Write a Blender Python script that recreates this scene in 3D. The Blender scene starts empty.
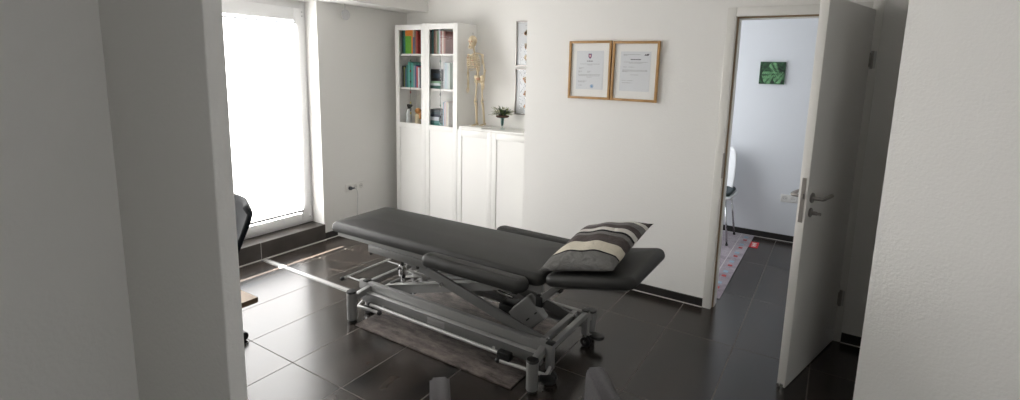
import bpy, bmesh, math, random
from mathutils import Vector, Matrix, Euler
random.seed(7)
S = bpy.context.scene
COL = S.collection
PI = math.pi
V = Vector

# ------------------------------------------------------------------ materials
MATS = {}
def mat(name, color, rough=.5, metal=0., bump=0., bscale=60., spec=.5, var=0., vscale=8., sheen=0., coat=0.):
    if name in MATS: return MATS[name]
    m = bpy.data.materials.new(name); m.use_nodes = True
    nt = m.node_tree; b = nt.nodes['Principled BSDF']
    b.inputs['Base Color'].default_value = (*color, 1)
    b.inputs['Roughness'].default_value = rough
    b.inputs['Metallic'].default_value = metal
    b.inputs['Specular IOR Level'].default_value = spec
    b.inputs['Sheen Weight'].default_value = sheen
    b.inputs['Coat Weight'].default_value = coat
    tc = nt.nodes.new('ShaderNodeTexCoord')
    if var > 0:
        n = nt.nodes.new('ShaderNodeTexNoise'); n.inputs['Scale'].default_value = vscale; n.inputs['Detail'].default_value = 5
        nt.links.new(tc.outputs['Object'], n.inputs['Vector'])
        r = nt.nodes.new('ShaderNodeMapRange'); r.inputs['From Min'].default_value = .3; r.inputs['From Max'].default_value = .7
        r.inputs['To Min'].default_value = 1 - var; r.inputs['To Max'].default_value = 1 + var
        nt.links.new(n.outputs['Fac'], r.inputs['Value'])
        mx = nt.nodes.new('ShaderNodeVectorMath'); mx.operation = 'SCALE'
        mx.inputs[0].default_value = color
        nt.links.new(r.outputs['Result'], mx.inputs['Scale'])
        nt.links.new(mx.outputs[0], b.inputs['Base Color'])
    if bump > 0:
        n = nt.nodes.new('ShaderNodeTexNoise'); n.inputs['Scale'].default_value = bscale; n.inputs['Detail'].default_value = 4
        nt.links.new(tc.outputs['Object'], n.inputs['Vector'])
        bp = nt.nodes.new('ShaderNodeBump'); bp.inputs['Strength'].default_value = bump; bp.inputs['Distance'].default_value = .004
        nt.links.new(n.outputs['Fac'], bp.inputs['Height'])
        nt.links.new(bp.outputs[0], b.inputs['Normal'])
    MATS[name] = m
    return m

def emis(name, color, s):
    m = bpy.data.materials.new(name); m.use_nodes = True
    b = m.node_tree.nodes['Principled BSDF']
    b.inputs['Base Color'].default_value = (.8, .8, .8, 1)
    b.inputs['Emission Color'].default_value = (*color, 1); b.inputs['Emission Strength'].default_value = s
    b.inputs['Roughness'].default_value = .8
    return m

def glass_mat(name, tint=(1, 1, 1), refl=.5):
    m = bpy.data.materials.new(name); m.use_nodes = True
    nt = m.node_tree; nt.nodes.clear()
    o = nt.nodes.new('ShaderNodeOutputMaterial'); mix = nt.nodes.new('ShaderNodeMixShader')
    t = nt.nodes.new('ShaderNodeBsdfTransparent'); t.inputs[0].default_value = (*tint, 1)
    g = nt.nodes.new('ShaderNodeBsdfGlossy'); g.inputs['Roughness'].default_value = .02
    f = nt.nodes.new('ShaderNodeFresnel'); f.inputs['IOR'].default_value = 1.45
    mu = nt.nodes.new('ShaderNodeMath'); mu.operation = 'MULTIPLY'; mu.inputs[1].default_value = refl
    ge = nt.nodes.new('ShaderNodeNewGeometry'); iv = nt.nodes.new('ShaderNodeMath'); iv.operation = 'SUBTRACT'; iv.inputs[0].default_value = 1
    m2 = nt.nodes.new('ShaderNodeMath'); m2.operation = 'MULTIPLY'
    nt.links.new(ge.outputs['Backfacing'], iv.inputs[1]); nt.links.new(f.outputs[0], mu.inputs[0])
    nt.links.new(mu.outputs[0], m2.inputs[0]); nt.links.new(iv.outputs[0], m2.inputs[1]); nt.links.new(m2.outputs[0], mix.inputs[0])
    nt.links.new(t.outputs[0], mix.inputs[1]); nt.links.new(g.outputs[0], mix.inputs[2])
    nt.links.new(mix.outputs[0], o.inputs[0])
    return m

def N(nt, t, **kw):
    n = nt.nodes.new(t)
    for k, v in kw.items(): setattr(n, k, v)
    return n

def tile_material():
    m = bpy.data.materials.new('anthracite_tile'); m.use_nodes = True
    nt = m.node_tree; b = nt.nodes['Principled BSDF']; L = nt.links.new; b.inputs['Specular IOR Level'].default_value = .6
    tc = N(nt, 'ShaderNodeTexCoord'); sep = N(nt, 'ShaderNodeSeparateXYZ'); L(tc.outputs['Object'], sep.inputs[0])
    masks = []; cells = []
    for ax, off, sp, gw in ((0, -1.183, .3995, .006), (1, 2.36, .794, .006)):
        a = N(nt, 'ShaderNodeMath', operation='SUBTRACT'); L(sep.outputs[ax], a.inputs[0]); a.inputs[1].default_value = off
        d = N(nt, 'ShaderNodeMath', operation='DIVIDE'); L(a.outputs[0], d.inputs[0]); d.inputs[1].default_value = sp
        fl = N(nt, 'ShaderNodeMath', operation='FLOOR'); L(d.outputs[0], fl.inputs[0]); cells.append(fl)
        pp = N(nt, 'ShaderNodeMath', operation='PINGPONG'); L(d.outputs[0], pp.inputs[0]); pp.inputs[1].default_value = .5
        lt = N(nt, 'ShaderNodeMath', operation='LESS_THAN'); L(pp.outputs[0], lt.inputs[0]); lt.inputs[1].default_value = gw / sp / 2
        masks.append(lt)
    mm = N(nt, 'ShaderNodeMath', operation='MAXIMUM'); L(masks[0].outputs[0], mm.inputs[0]); L(masks[1].outputs[0], mm.inputs[1])
    cb = N(nt, 'ShaderNodeCombineXYZ'); L(cells[0].outputs[0], cb.inputs[0]); L(cells[1].outputs[0], cb.inputs[1])
    wn = N(nt, 'ShaderNodeTexWhiteNoise'); L(cb.outputs[0], wn.inputs['Vector'])
    sc = N(nt, 'ShaderNodeVectorMath', operation='SCALE'); L(wn.outputs['Color'], sc.inputs[0]); sc.inputs['Scale'].default_value = 9
    ad = N(nt, 'ShaderNodeVectorMath', operation='ADD'); L(tc.outputs['Object'], ad.inputs[0]); L(sc.outputs[0], ad.inputs[1])
    st = N(nt, 'ShaderNodeVectorMath', operation='MULTIPLY'); L(ad.outputs[0], st.inputs[0]); st.inputs[1].default_value = (3.2, 1.5, 1)
    n1 = N(nt, 'ShaderNodeTexNoise'); n1.inputs['Scale'].default_value = 1.6; n1.inputs['Detail'].default_value = 4; n1.inputs['Roughness'].default_value = .5
    L(st.outputs[0], n1.inputs['Vector'])
    cr = N(nt, 'ShaderNodeValToRGB'); L(n1.outputs['Fac'], cr.inputs[0])
    cr.color_ramp.elements[0].position = .32; cr.color_ramp.elements[0].color = (.011, .0098, .0088, 1)
    cr.color_ramp.elements[1].position = .72; cr.color_ramp.elements[1].color = (.044, .034, .028, 1)
    mx = N(nt, 'ShaderNodeMix', data_type='RGBA'); L(mm.outputs[0], mx.inputs['Factor']); L(cr.outputs[0], mx.inputs['A'])
    mx.inputs['B'].default_value = (.10, .09, .08, 1)
    L(mx.outputs['Result'], b.inputs['Base Color'])
    rr = N(nt, 'ShaderNodeMapRange'); L(n1.outputs['Fac'], rr.inputs['Value']); rr.inputs['From Min'].default_value = .3; rr.inputs['From Max'].default_value = .7
    rr.inputs['To Min'].default_value = .225; rr.inputs['To Max'].default_value = .245
    rm = N(nt, 'ShaderNodeMix'); L(mm.outputs[0], rm.inputs['Factor']); L(rr.outputs[0], rm.inputs['A']); rm.inputs['B'].default_value = .75
    L(rm.outputs['Result'], b.inputs['Roughness'])
    inv = N(nt, 'ShaderNodeMath', operation='MULTIPLY_ADD'); L(mm.outputs[0], inv.inputs[0]); inv.inputs[1].default_value = -1; inv.inputs[2].default_value = 1
    n2 = N(nt, 'ShaderNodeTexNoise'); n2.inputs['Scale'].default_value = 25; L(ad.outputs[0], n2.inputs['Vector'])
    hh = N(nt, 'ShaderNodeMath', operation='MULTIPLY_ADD'); L(n2.outputs['Fac'], hh.inputs[0]); hh.inputs[1].default_value = .15; L(inv.outputs[0], hh.inputs[2])
    bp = N(nt, 'ShaderNodeBump'); bp.inputs['Strength'].default_value = .15; bp.inputs['Distance'].default_value = .0015
    L(hh.outputs[0], bp.inputs['Height']); L(bp.outputs[0], b.inputs['Normal'])
    return m

def rug_material(name, c1, c2, sx, sy, border=None):
    m = bpy.data.materials.new(name); m.use_nodes = True
    nt = m.node_tree; b = nt.nodes['Principled BSDF']; L = nt.links.new
    b.inputs['Roughness'].default_value = .95; b.inputs['Sheen Weight'].default_value = .3; b.inputs['Specular IOR Level'].default_value = .1
    tc = N(nt, 'ShaderNodeTexCoord')
    st = N(nt, 'ShaderNodeVectorMath', operation='MULTIPLY'); L(tc.outputs['Object'], st.inputs[0]); st.inputs[1].default_value = (sx, sy, 1)
    n1 = N(nt, 'ShaderNodeTexNoise'); n1.inputs['Scale'].default_value = 1; n1.inputs['Detail'].default_value = 7; n1.inputs['Roughness'].default_value = .7
    L(st.outputs[0], n1.inputs['Vector'])
    cr = N(nt, 'ShaderNodeValToRGB'); L(n1.outputs['Fac'], cr.inputs[0])
    cr.color_ramp.elements[0].position = .38; cr.color_ramp.elements[0].color = (*c1, 1)
    cr.color_ramp.elements[1].position = .64; cr.color_ramp.elements[1].color = (*c2, 1)
    L(cr.outputs[0], b.inputs['Base Color'])
    n2 = N(nt, 'ShaderNodeTexNoise'); n2.inputs['Scale'].default_value = 220; L(tc.outputs['Object'], n2.inputs['Vector'])
    bp = N(nt, 'ShaderNodeBump'); bp.inputs['Strength'].default_value = .8; bp.inputs['Distance'].default_value = .004
    L(n2.outputs['Fac'], bp.inputs['Height']); L(bp.outputs[0], b.inputs['Normal'])
    return m

def pillow_material(y0, y1):
    """stripes across the pillow's own length (object Y)"""
    m = bpy.data.materials.new('striped_cotton'); m.use_nodes = True
    nt = m.node_tree; b = nt.nodes['Principled BSDF']; L = nt.links.new
    b.inputs['Roughness'].default_value = .85; b.inputs['Specular IOR Level'].default_value = .25
    tc = N(nt, 'ShaderNodeTexCoord'); sep = N(nt, 'ShaderNodeSeparateXYZ'); L(tc.outputs['Object'], sep.inputs[0])
    mr = N(nt, 'ShaderNodeMapRange'); L(sep.outputs[1], mr.inputs['Value']); mr.inputs['From Min'].default_value = y0; mr.inputs['From Max'].default_value = y1
    cr = N(nt, 'ShaderNodeValToRGB'); cr.color_ramp.interpolation = 'CONSTANT'; L(mr.outputs[0], cr.inputs[0])
    g = (.135, .133, .128); k = (.008, .008, .009); c = (.56, .52, .43); br = (.075, .062, .060); w = (.60, .58, .54); g2 = (.16, .155, .15)
    stops = [(0, g), (.17, k), (.19, c), (.33, br), (.47, g2), (.53, k), (.565, w), (.64, br), (.73, g2), (.83, w), (.89, br), (.95, k)]
    e = cr.color_ramp.elements
    e[0].position = 0; e[0].color = (*g, 1); e[1].position = stops[1][0]; e[1].color = (*stops[1][1], 1)
    for p, cc in stops[2:]:
        x = e.new(p); x.color = (*cc, 1)
    L(cr.outputs[0], b.inputs['Base Color'])
    n2 = N(nt, 'ShaderNodeTexNoise'); n2.inputs['Scale'].default_value = 16; n2.inputs['Detail'].default_value = 3; n2.inputs['Distortion'].default_value = 1.2; L(tc.outputs['Object'], n2.inputs['Vector'])
    bp = N(nt, 'ShaderNodeBump'); bp.inputs['Strength'].default_value = 1.; bp.inputs['Distance'].default_value = .022
    L(n2.outputs['Fac'], bp.inputs['Height']); L(bp.outputs[0], b.inputs['Normal'])
    return m

def leaf_picture_material():
    m = bpy.data.materials.new('fern_photo_print'); m.use_nodes = True
    nt = m.node_tree; b = nt.nodes['Principled BSDF']; L = nt.links.new
    b.inputs['Roughness'].default_value = .5
    tc = N(nt, 'ShaderNodeTexCoord')
    n1 = N(nt, 'ShaderNodeTexNoise'); n1.inputs['Scale'].default_value = 14; n1.inputs['Detail'].default_value = 4; n1.inputs['Distortion'].default_value = 2.5
    L(tc.outputs['Object'], n1.inputs['Vector'])
    cr = N(nt, 'ShaderNodeValToRGB'); L(n1.outputs['Fac'], cr.inputs[0])
    e = cr.color_ramp.elements
    e[0].position = .38; e[0].color = (.003, .010, .006, 1); e[1].position = .70; e[1].color = (.05, .15, .06, 1)
    x = e.new(.5); x.color = (.012, .055, .02, 1)
    L(cr.outputs[0], b.inputs['Base Color'])
    return m

M_wall = mat('white_wall_paint', (.80, .792, .768), .85, bump=.35, bscale=90, spec=.2)
M_wall_far = mat('cool_white_wall_paint', (.78, .80, .83), .85, bump=.25, bscale=90, spec=.2)
M_ceil = mat('ceiling_paint', (.82, .81, .79), .9, spec=.2)
M_tile = tile_material()
M_base = mat('dark_baseboard_tile', (.022, .020, .019), .4, var=.25, vscale=5)
M_grout = mat('pale_silicone', (.62, .60, .57), .6)
M_plinth = mat('plinth_tile', (.060, .052, .047), .42, var=.3, vscale=5, bump=.2, bscale=30)
M_frame = mat('white_window_frame', (.80, .80, .80), .35)
M_cab = mat('white_cabinet', (.82, .815, .79), .45)
M_cab_in = mat('white_cabinet_inner', (.74, .73, .70), .6)
M_blind = emis('self_lit_blind', (1., .985, .97), 8.0)  # fabric emits its own light in place of daylight shining through
M_rail = mat('blind_rail', (.45, .45, .45), .4)
M_glass = glass_mat('window_glass')
M_cglass = glass_mat('cabinet_glass', refl=.55)
M_pglass = glass_mat('picture_glass', refl=.5)
M_vinyl = mat('charcoal_vinyl', (.026, .026, .025), .48, bump=.22, bscale=260, spec=.3, var=.06, vscale=6)
M_met = mat('grey_powder_coat', (.27, .27, .265), .38, metal=.25)
M_met2 = mat('grey_powder_coat_dark', (.16, .16, .158), .42, metal=.25)
M_alu = mat('pale_aluminium', (.52, .52, .51), .35, metal=.45)
M_chr = mat('chrome', (.7, .7, .7), .18, metal=1.)
M_steel = mat('brushed_steel', (.36, .34, .32), .35, metal=.9)
M_blk = mat('black_plastic', (.010, .010, .010), .45)
M_navy = mat('black_shell_plastic', (.005, .007, .010), .65, spec=.2)
M_oak = mat('oak_wood', (.42, .24, .095), .5, var=.15, vscale=20)
M_desk = mat('beech_desk', (.42, .29, .18), .45, var=.1, vscale=10)
M_deskedge = mat('desk_edge', (.13, .085, .05), .6)
M_mat = mat('white_mat_board', (.78, .78, .76), .8)
M_paper = mat('grey_white_paper', (.66, .68, .70), .8)
M_ink = mat('faint_ink', (.36, .36, .37), .8)
M_ink2 = mat('dark_ink', (.06, .06, .07), .8)
M_blue = mat('blue_stamp', (.12, .28, .50), .8)
M_red = mat('crest_red', (.42, .05, .07), .8)
M_crestb = mat('crest_blue', (.10, .12, .28), .8)
M_door = mat('door_white', (.74, .725, .69), .42)
M_trim = mat('door_frame_white', (.70, .69, .655), .42)
M_seal = mat('tan_door_seal', (.24, .17, .10), .7)
M_rug = rug_material('taupe_rug', (.050, .040, .035), (.20, .165, .148), 9, 24)
M_rug2 = rug_material('lilac_grey_rug', (.20, .16, .19), (.36, .31, .34), 9, 6)
M_tweed = mat('grey_tweed', (.055, .051, .054), .95, bump=.9, bscale=420, spec=.1, sheen=.25, var=.12, vscale=150)
M_bone = mat('bone_plastic', (.60, .50, .34), .55)
M_bone2 = mat('bone_shade_brown', (.42, .24, .15), .6)
M_leafp = leaf_picture_material()
M_frond = mat('fern_green', (.16, .36, .17), .6, var=.35, vscale=30)
M_plug = mat('dark_grey_plug', (.05, .06, .07), .5)
M_white = mat('white_plastic', (.80, .79, .76), .4)
M_cable = mat('grey_cable', (.50, .50, .50), .5)
M_disc = mat('grey_disc_plastic', (.52, .52, .53), .5)

# ------------------------------------------------------------------ mesh helpers
def obj(name, bm, material, parent=None, smooth=False):
    me = bpy.data.meshes.new(name)
    bmesh.ops.recalc_face_normals(bm, faces=bm.faces)
    bm.to_mesh(me); bm.free()
    if isinstance(material, (list, tuple)):
        for m in material: me.materials.append(m)
    else: me.materials.append(material)
    if smooth:
        for p in me.polygons: p.use_smooth = True
        if smooth != 'all':
            me.set_sharp_from_angle(angle=math.radians(38))
    o = bpy.data.objects.new(name, me); COL.objects.link(o)
    if parent: o.parent = parent
    return o

def B(): return bmesh.new()

def box(bm, lo, hi, bevel=0., seg=2, M=None, mi=0):
    b2 = bmesh.new()
    r = bmesh.ops.create_cube(b2, size=1)
    lo = V(lo); hi = V(hi)
    for v in b2.verts:
        v.co = V(((v.co.x + .5) * (hi.x - lo.x) + lo.x, (v.co.y + .5) * (hi.y - lo.y) + lo.y, (v.co.z + .5) * (hi.z - lo.z) + lo.z))
    if bevel > 0:
        bmesh.ops.bevel(b2, geom=b2.edges[:], offset=bevel, segments=seg, affect='EDGES', profile=.5)
    merge(bm, b2, M, mi)

def merge(bm, b2, M=None, mi=0):
    mp = {}
    for v in b2.verts: mp[v] = bm.verts.new(M @ v.co if M else v.co)
    for f in b2.faces:
        try:
            nf = bm.faces.new([mp[v] for v in f.verts]); nf.material_index = mi
        except ValueError: pass
    b2.free()

def frame_to(p0, p1, up=V((0, 0, 1))):
    """matrix whose Z axis runs p0->p1, origin p0"""
    p0 = V(p0); p1 = V(p1); z = (p1 - p0).normalized()
    up = V(up)
    if abs(z.dot(up)) > .98: up = V((0, 1, 0))
    x = up.cross(z).normalized(); y = z.cross(x)
    M = Matrix.Identity(4)
    for i, a in enumerate((x, y, z)):
        for j in range(3): M[j][i] = a[j]
    for j in range(3): M[j][3] = p0[j]
    return M

def bar(bm, p0, p1, w, h, bevel=0., mi=0):
    """rectangular tube: w sideways, h along 'up'"""
    L = (V(p1) - V(p0)).length
    box(bm, (-w / 2, -h / 2, 0), (w / 2, h / 2, L), bevel, 2, frame_to(p0, p1), mi)

def cyl(bm, p0, p1, r, r2=None, n=16, mi=0, bevel=0.):
    L = (V(p1) - V(p0)).length; r2 = r if r2 is None else r2
    prof = [(0, 0), (r, 0), (r2, L), (0, L)]
    if bevel > 0:
        prof = [(0, 0), (r - bevel, 0), (r, bevel), (r2, L - bevel), (r2 - bevel, L), (0, L)]
    lathe(bm, prof, n, frame_to(p0, p1), mi)

def lathe(bm, prof, n=20, M=None, mi=0):
    b2 = bmesh.new(); rings = []
    for r, z in prof:
        if r < 1e-6: rings.append([b2.verts.new((0, 0, z))])
        else: rings.append([b2.verts.new((r * math.cos(2 * PI * i / n), r * math.sin(2 * PI * i / n), z)) for i in range(n)])
    for a, c in zip(rings, rings[1:]):
        for i in range(n):
            j = (i + 1) % n
            if len(a) == 1 and len(c) == 1: continue
            if len(a) == 1: b2.faces.new((a[0], c[i], c[j]))
            elif len(c) == 1: b2.faces.new((a[i], c[0], a[j]))
            else: b2.faces.new((a[i], c[i], c[j], a[j]))
    merge(bm, b2, M, mi)

def tube(bm, pts, r, n=8, mi=0, flat=1.):
    pts = [V(p) for p in pts]
    rs = r if isinstance(r, (list, tuple)) else [r] * len(pts)
    b2 = bmesh.new(); rings = []
    t0 = (pts[1] - pts[0]).normalized()
    nrm = t0.cross(V((0, 0, 1)))
    if nrm.length < .1: nrm = t0.cross(V((0, 1, 0)))
    nrm.normalize()
    for i, p in enumerate(pts):
        t = (pts[min(i + 1, len(pts) - 1)] - pts[max(i - 1, 0)]).normalized()
        nrm = (nrm - t * nrm.dot(t)).normalized(); bn = t.cross(nrm)
        rings.append([b2.verts.new(p + nrm * (rs[i] * math.cos(2 * PI * k / n)) + bn * (rs[i] * flat * math.sin(2 * PI * k / n))) for k in range(n)])
    for a, c in zip(rings, rings[1:]):
        for k in range(n):
            b2.faces.new((a[k], a[(k + 1) % n], c[(k + 1) % n], c[k]))
    b2.faces.new(rings[0][::-1]); b2.faces.new(rings[-1])
    merge(bm, b2, None, mi)

def ell(bm, c, r, n=12, M=None, mi=0):
    b2 = bmesh.new(); bmesh.ops.create_uvsphere(b2, u_segments=n, v_segments=max(6, n * 2 // 3), radius=1)
    T = Matrix.Translation(V(c)) @ (M or Matrix.Identity(4)) @ Matrix.Diagonal((r[0], r[1], r[2], 1))
    merge(bm, b2, T, mi)

def smoothpts(pts, k=6):
    pts = [V(p) for p in pts]; out = []
    P = [pts[0]] + pts + [pts[-1]]
    for i in range(1, len(P) - 2):
        for j in range(k):
            t = j / k; a, b, c, d = P[i - 1], P[i], P[i + 1], P[i + 2]
            out.append(.5 * ((2 * b) + (-a + c) * t + (2 * a - 5 * b + 4 * c - d) * t * t + (-a + 3 * b - 3 * c + d) * t ** 3))
    out.append(pts[-1]); return out

def rrect(hx, hy, r, n=6):
    out = []
    for cx, cy, a0 in ((hx - r, hy - r, 0), (-hx + r, hy - r, PI / 2), (-hx + r, -hy + r, PI), (hx - r, -hy + r, 1.5 * PI)):
        for i in range(n + 1):
            a = a0 + PI / 2 * i / n
            out.append((cx + r * math.cos(a), cy + r * math.sin(a)))
    return out

def cushion(bm, hx, hy, h, rc, rt, M=None, crown=.006):
    """upholstered pad: rounded-rectangle plan, softly rolled top edge, slightly crowned top; base at z=0"""
    prof = [(.014, 0), (.004, .006), (0, .016)]
    for i in range(7):
        a = PI / 2 * i / 6
        prof.append((rt * (1 - math.cos(a)), h - rt + rt * math.sin(a)))
    prof += [(rt + .04, h + crown * .6), (min(hx, hy) * .75, h + crown)]
    b2 = bmesh.new(); rings = []
    for ins, z in prof:
        rr = max(rc - ins, .008)
        rings.append([b2.verts.new((x, y, z)) for x, y in rrect(hx - ins, hy - ins, min(rr, hx - ins - .001, hy - ins - .001))])
    n = len(rings[0])
    for a, c in zip(rings, rings[1:]):
        for i in range(n): b2.faces.new((a[i], a[(i + 1) % n], c[(i + 1) % n], c[i]))
    b2.faces.new(rings[0][::-1]); b2.faces.new(rings[-1])
    merge(bm, b2, M)

def tag(o, label=None, cat=None, group=None, kind=None):
    if label: o['label'] = label
    if cat: o['category'] = cat
    if group: o['group'] = group
    if kind: o['kind'] = kind
    return o

def thing(name, label, cat, loc=(0, 0, 0), rot=(0, 0, 0), group=None):
    o = bpy.data.objects.new(name, None); COL.objects.link(o)
    o.location = loc; o.rotation_euler = rot; o.empty_display_size = .1
    return tag(o, label, cat, group)

def struct(name, bm, m, smooth=False):
    return tag(obj(name, bm, m, None, smooth), kind='structure')

def kids(root, *objs):
    """parts were modelled in world coordinates: bring them into the thing's own frame"""
    bpy.context.view_layer.update()
    for o in objs:
        o.parent = root; o.matrix_parent_inverse = root.matrix_world.inverted()

# ------------------------------------------------------------------ camera (solved from the photo's vanishing points)
H = 1.62
F, PY0 = 513.568, 152.351
yaw, pit, rol = .56621, .160910, .021951
right = V((math.cos(yaw), math.sin(yaw), 0)); fwd = V((-math.sin(yaw), math.cos(yaw), 0)); up = V((0, 0, 1))
f2 = fwd * math.cos(pit) - up * math.sin(pit); u2 = up * math.cos(pit) + fwd * math.sin(pit)
r2 = right * math.cos(rol) + u2 * math.sin(rol); u3 = -right * math.sin(rol) + u2 * math.cos(rol)
cd = bpy.data.cameras.new('camera'); cam = bpy.data.objects.new('camera', cd); COL.objects.link(cam)
mw = Matrix.Identity(4)
for i, a in enumerate((r2, u3, -f2)):
    for j in range(3): mw[j][i] = a[j]
mw[2][3] = H
cam.matrix_world = mw
cd.sensor_width = 36; cd.lens = F / 1020 * 36; cd.shift_x = 0; cd.shift_y = -(200 - PY0) / 1020
cd.clip_start = .02
S.camera = cam

# ------------------------------------------------------------------ room shell
XA = -3.94; YB = 4.11; YC = 3.605; YC2 = 3.725; ZC = 2.5; XN = -2.155
YF = 5.59; XR = 2.0; YFRONT = .54; YBACK = -1.3
PIV = -1.53     # corridor left wall

bm = B(); box(bm, (-4.3, -1.5, -.1), (2.3, 5.8, 0)); struct('floor', bm, M_tile)
bm = B(); box(bm, (-4.3, -1.5, ZC), (2.3, 5.8, ZC + .1)); struct('ceiling', bm, M_ceil)
# window wall (left) with its recess
WY0, WY1, WZ0, WZ1 = .60, 2.986, .0, 2.17
bm = B()
box(bm, (-4.3, WY1, 0), (XA, YB + .1, ZC))
box(bm, (-4.3, YFRONT, 0), (XA, WY0, ZC))
box(bm, (-4.3, WY0, WZ1), (XA, WY1, ZC))
struct('wall_left', bm, M_wall)
bm = B(); box(bm, (XA, YFRONT, 2.172), (-3.64, YB, ZC - .001)); struct('trim_1', bm, M_wall)   # boxed-in soffit above the window
bm = B(); box(bm, (-4.2, WY0 + .001, 0.0), (-3.925, WY1 - .001, .148), .002)
for yy in (1.05, 1.697, 2.345):
    box(bm, (-3.93, yy - .0015, .004), (-3.9235, yy + .0015, .147), 0, mi=1)
box(bm, (-3.9245, WY0, 0.0), (-3.912, WY1, .006), 0, mi=1)
struct('trim_2', bm, [M_plinth, M_grout])
# back wall with the cabinets
bm = B(); box(bm, (XA, YB, 0), (XN + .13, YB + .12, ZC)); struct('wall_back', bm, M_wall)
# certificate wall with the doorway (one mesh)
DX0, DX1, DZ = -.630, .130, 2.005
bm = B()
box(bm, (XN, YC, 0), (DX0, YC2, ZC))
box(bm, (DX1, YC, 0), (XR, YC2, ZC))
box(bm, (DX0, YC, DZ), (DX1, YC2, ZC))
box(bm, (XN, YC2, 0), (XN + .12, YF + .12, ZC))
struct('wall_right', bm, M_wall)
# neighbouring room
bm = B(); box(bm, (XN + .12, YF, 0), (XR + .12, YF + .12, ZC)); struct('wall_far', bm, M_wall_far)
bm = B(); box(bm, (XR, -1.42, 0), (XR + .12, YF, ZC)); struct('wall_side', bm, M_wall_far)
# wall between treatment room and corridor, its slim end beside the camera
bm = B(); box(bm, (-4.3, YFRONT - .0, 0), (PIV, YFRONT + .055, ZC)); box(bm, (PIV - .001, YFRONT, 0), (-1.055, YFRONT + .040, ZC), .004, 3)
box(bm, (PIV - .12, YBACK, 0), (PIV, YFRONT, ZC))
struct('wall_front', bm, M_wall, True)
bm = B(); box(bm, (PIV - .12, YBACK - .12, 0), (XR, YBACK, ZC)); struct('wall_rear', bm, M_wall)
# splayed corridor wall on the right
bm = B()
p = [V((.197, 2.70)), V((1.995, 1.50)), V((1.995, 2.70))]
vs = [bm.verts.new((q.x, q.y, 0)) for q in p]; vt = [bm.verts.new((q.x, q.y, ZC - .001)) for q in p]
bm.faces.new(vs[::-1]); bm.faces.new(vt)
for i in range(3): bm.faces.new((vs[i], vs[(i + 1) % 3], vt[(i + 1) % 3], vt[i]))
struct('wall_corridor', bm, M_wall)

# baseboards: dark tile strips with a pale silicone line at their foot
def baseboard(name, p0, p1, nrm, h=.062, th=.011):
    bm = B(); p0 = V(p0); p1 = V(p1); nrm = V(nrm)
    d = (p1 - p0).normalized(); L = (p1 - p0).length
    M = Matrix(((d.x, nrm.x, 0, p0.x), (d.y, nrm.y, 0, p0.y), (0, 0, 1, 0), (0, 0, 0, 1)))
    box(bm, (0, 0, 0), (L, th, h), .0015, 1, M, 0)
    box(bm, (0, th - .001, 0), (L, th + .007, .004), 0, 1, M, 1)
    struct(name, bm, [M_base, M_grout])
baseboard('baseboard_left', (XA, WY1 + .001, 0), (XA, YB, 0), (1, 0, 0))
baseboard('baseboard_back', (XA + .02, YB, 0), (-3.83, YB, 0), (0, -1, 0))
baseboard('baseboard_right', (XN, YC, 0), (-.662, YC, 0), (0, -1, 0))
baseboard('baseboard_beside_door', (.160, YC, 0), (1.99, YC, 0), (0, -1, 0))
baseboard('baseboard_far', (XN + .12, YF, 0), (XR, YF, 0), (0, -1, 0))

# door frame, door in wall_right
df = thing('door_frame', None, None); df['kind'] = 'structure'; df.name = 'door_1'
bm = B()
for y0, y1 in ((YC - .014, YC + .001), (YC2 - .001, YC2 + .014)):
    box(bm, (-.660, y0, 0), (-.606, y1, 2.036), .003, 2)
    box(bm, (.104, y0, 0), (.158, y1, 2.036), .003, 2)
    box(bm, (-.606, y0, 1.980), (.104, y1, 2.036), .003, 2)
box(bm, (DX0, YC, 0), (-.606, YC2, 2.005)); box(bm, (.106, YC, 0), (DX1, YC2, 2.005)); box(bm, (-.606, YC, 1.981), (.106, YC2, 2.005))
obj('door_casing', bm, M_trim, df, True)
bm = B()
box(bm, (-.606, YC + .042, 0), (-.592, YC2, 1.981)); box(bm, (.092, YC + .042, 0), (.106, YC2, 1.981)); box(bm, (-.592, YC + .042, 1.967), (.092, YC2, 1.981))
obj('door_stop', bm, M_trim, df)
bm = B()
box(bm, (-.606, YC + .030, 0), (-.596, YC + .042, 1.981)); box(bm, (-.596, YC + .030, 1.971), (.096, YC + .042, 1.981)); box(bm, (.096, YC + .030, 0), (.106, YC + .042, 1.981))
obj('door_seal', bm, M_seal, df)
bm = B(); box(bm, (-.6065, YC - .006, .93), (-.6035, YC + .024, 1.10), .001); box(bm, (-.612, YC - .0165, .93), (-.604, YC - .010, 1.10), .001)
obj('strike_plate', bm, M_steel, df)

# the open door leaf
hx, hy = .1215, 3.585
ang = math.atan2(-.74, -.207)
lf = thing('door_leaf', 'white flush door standing open into the treatment room', 'door', (hx, hy, 0), (0, 0, ang))
lf['kind'] = 'structure'
LW, LT = .762, .040
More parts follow.
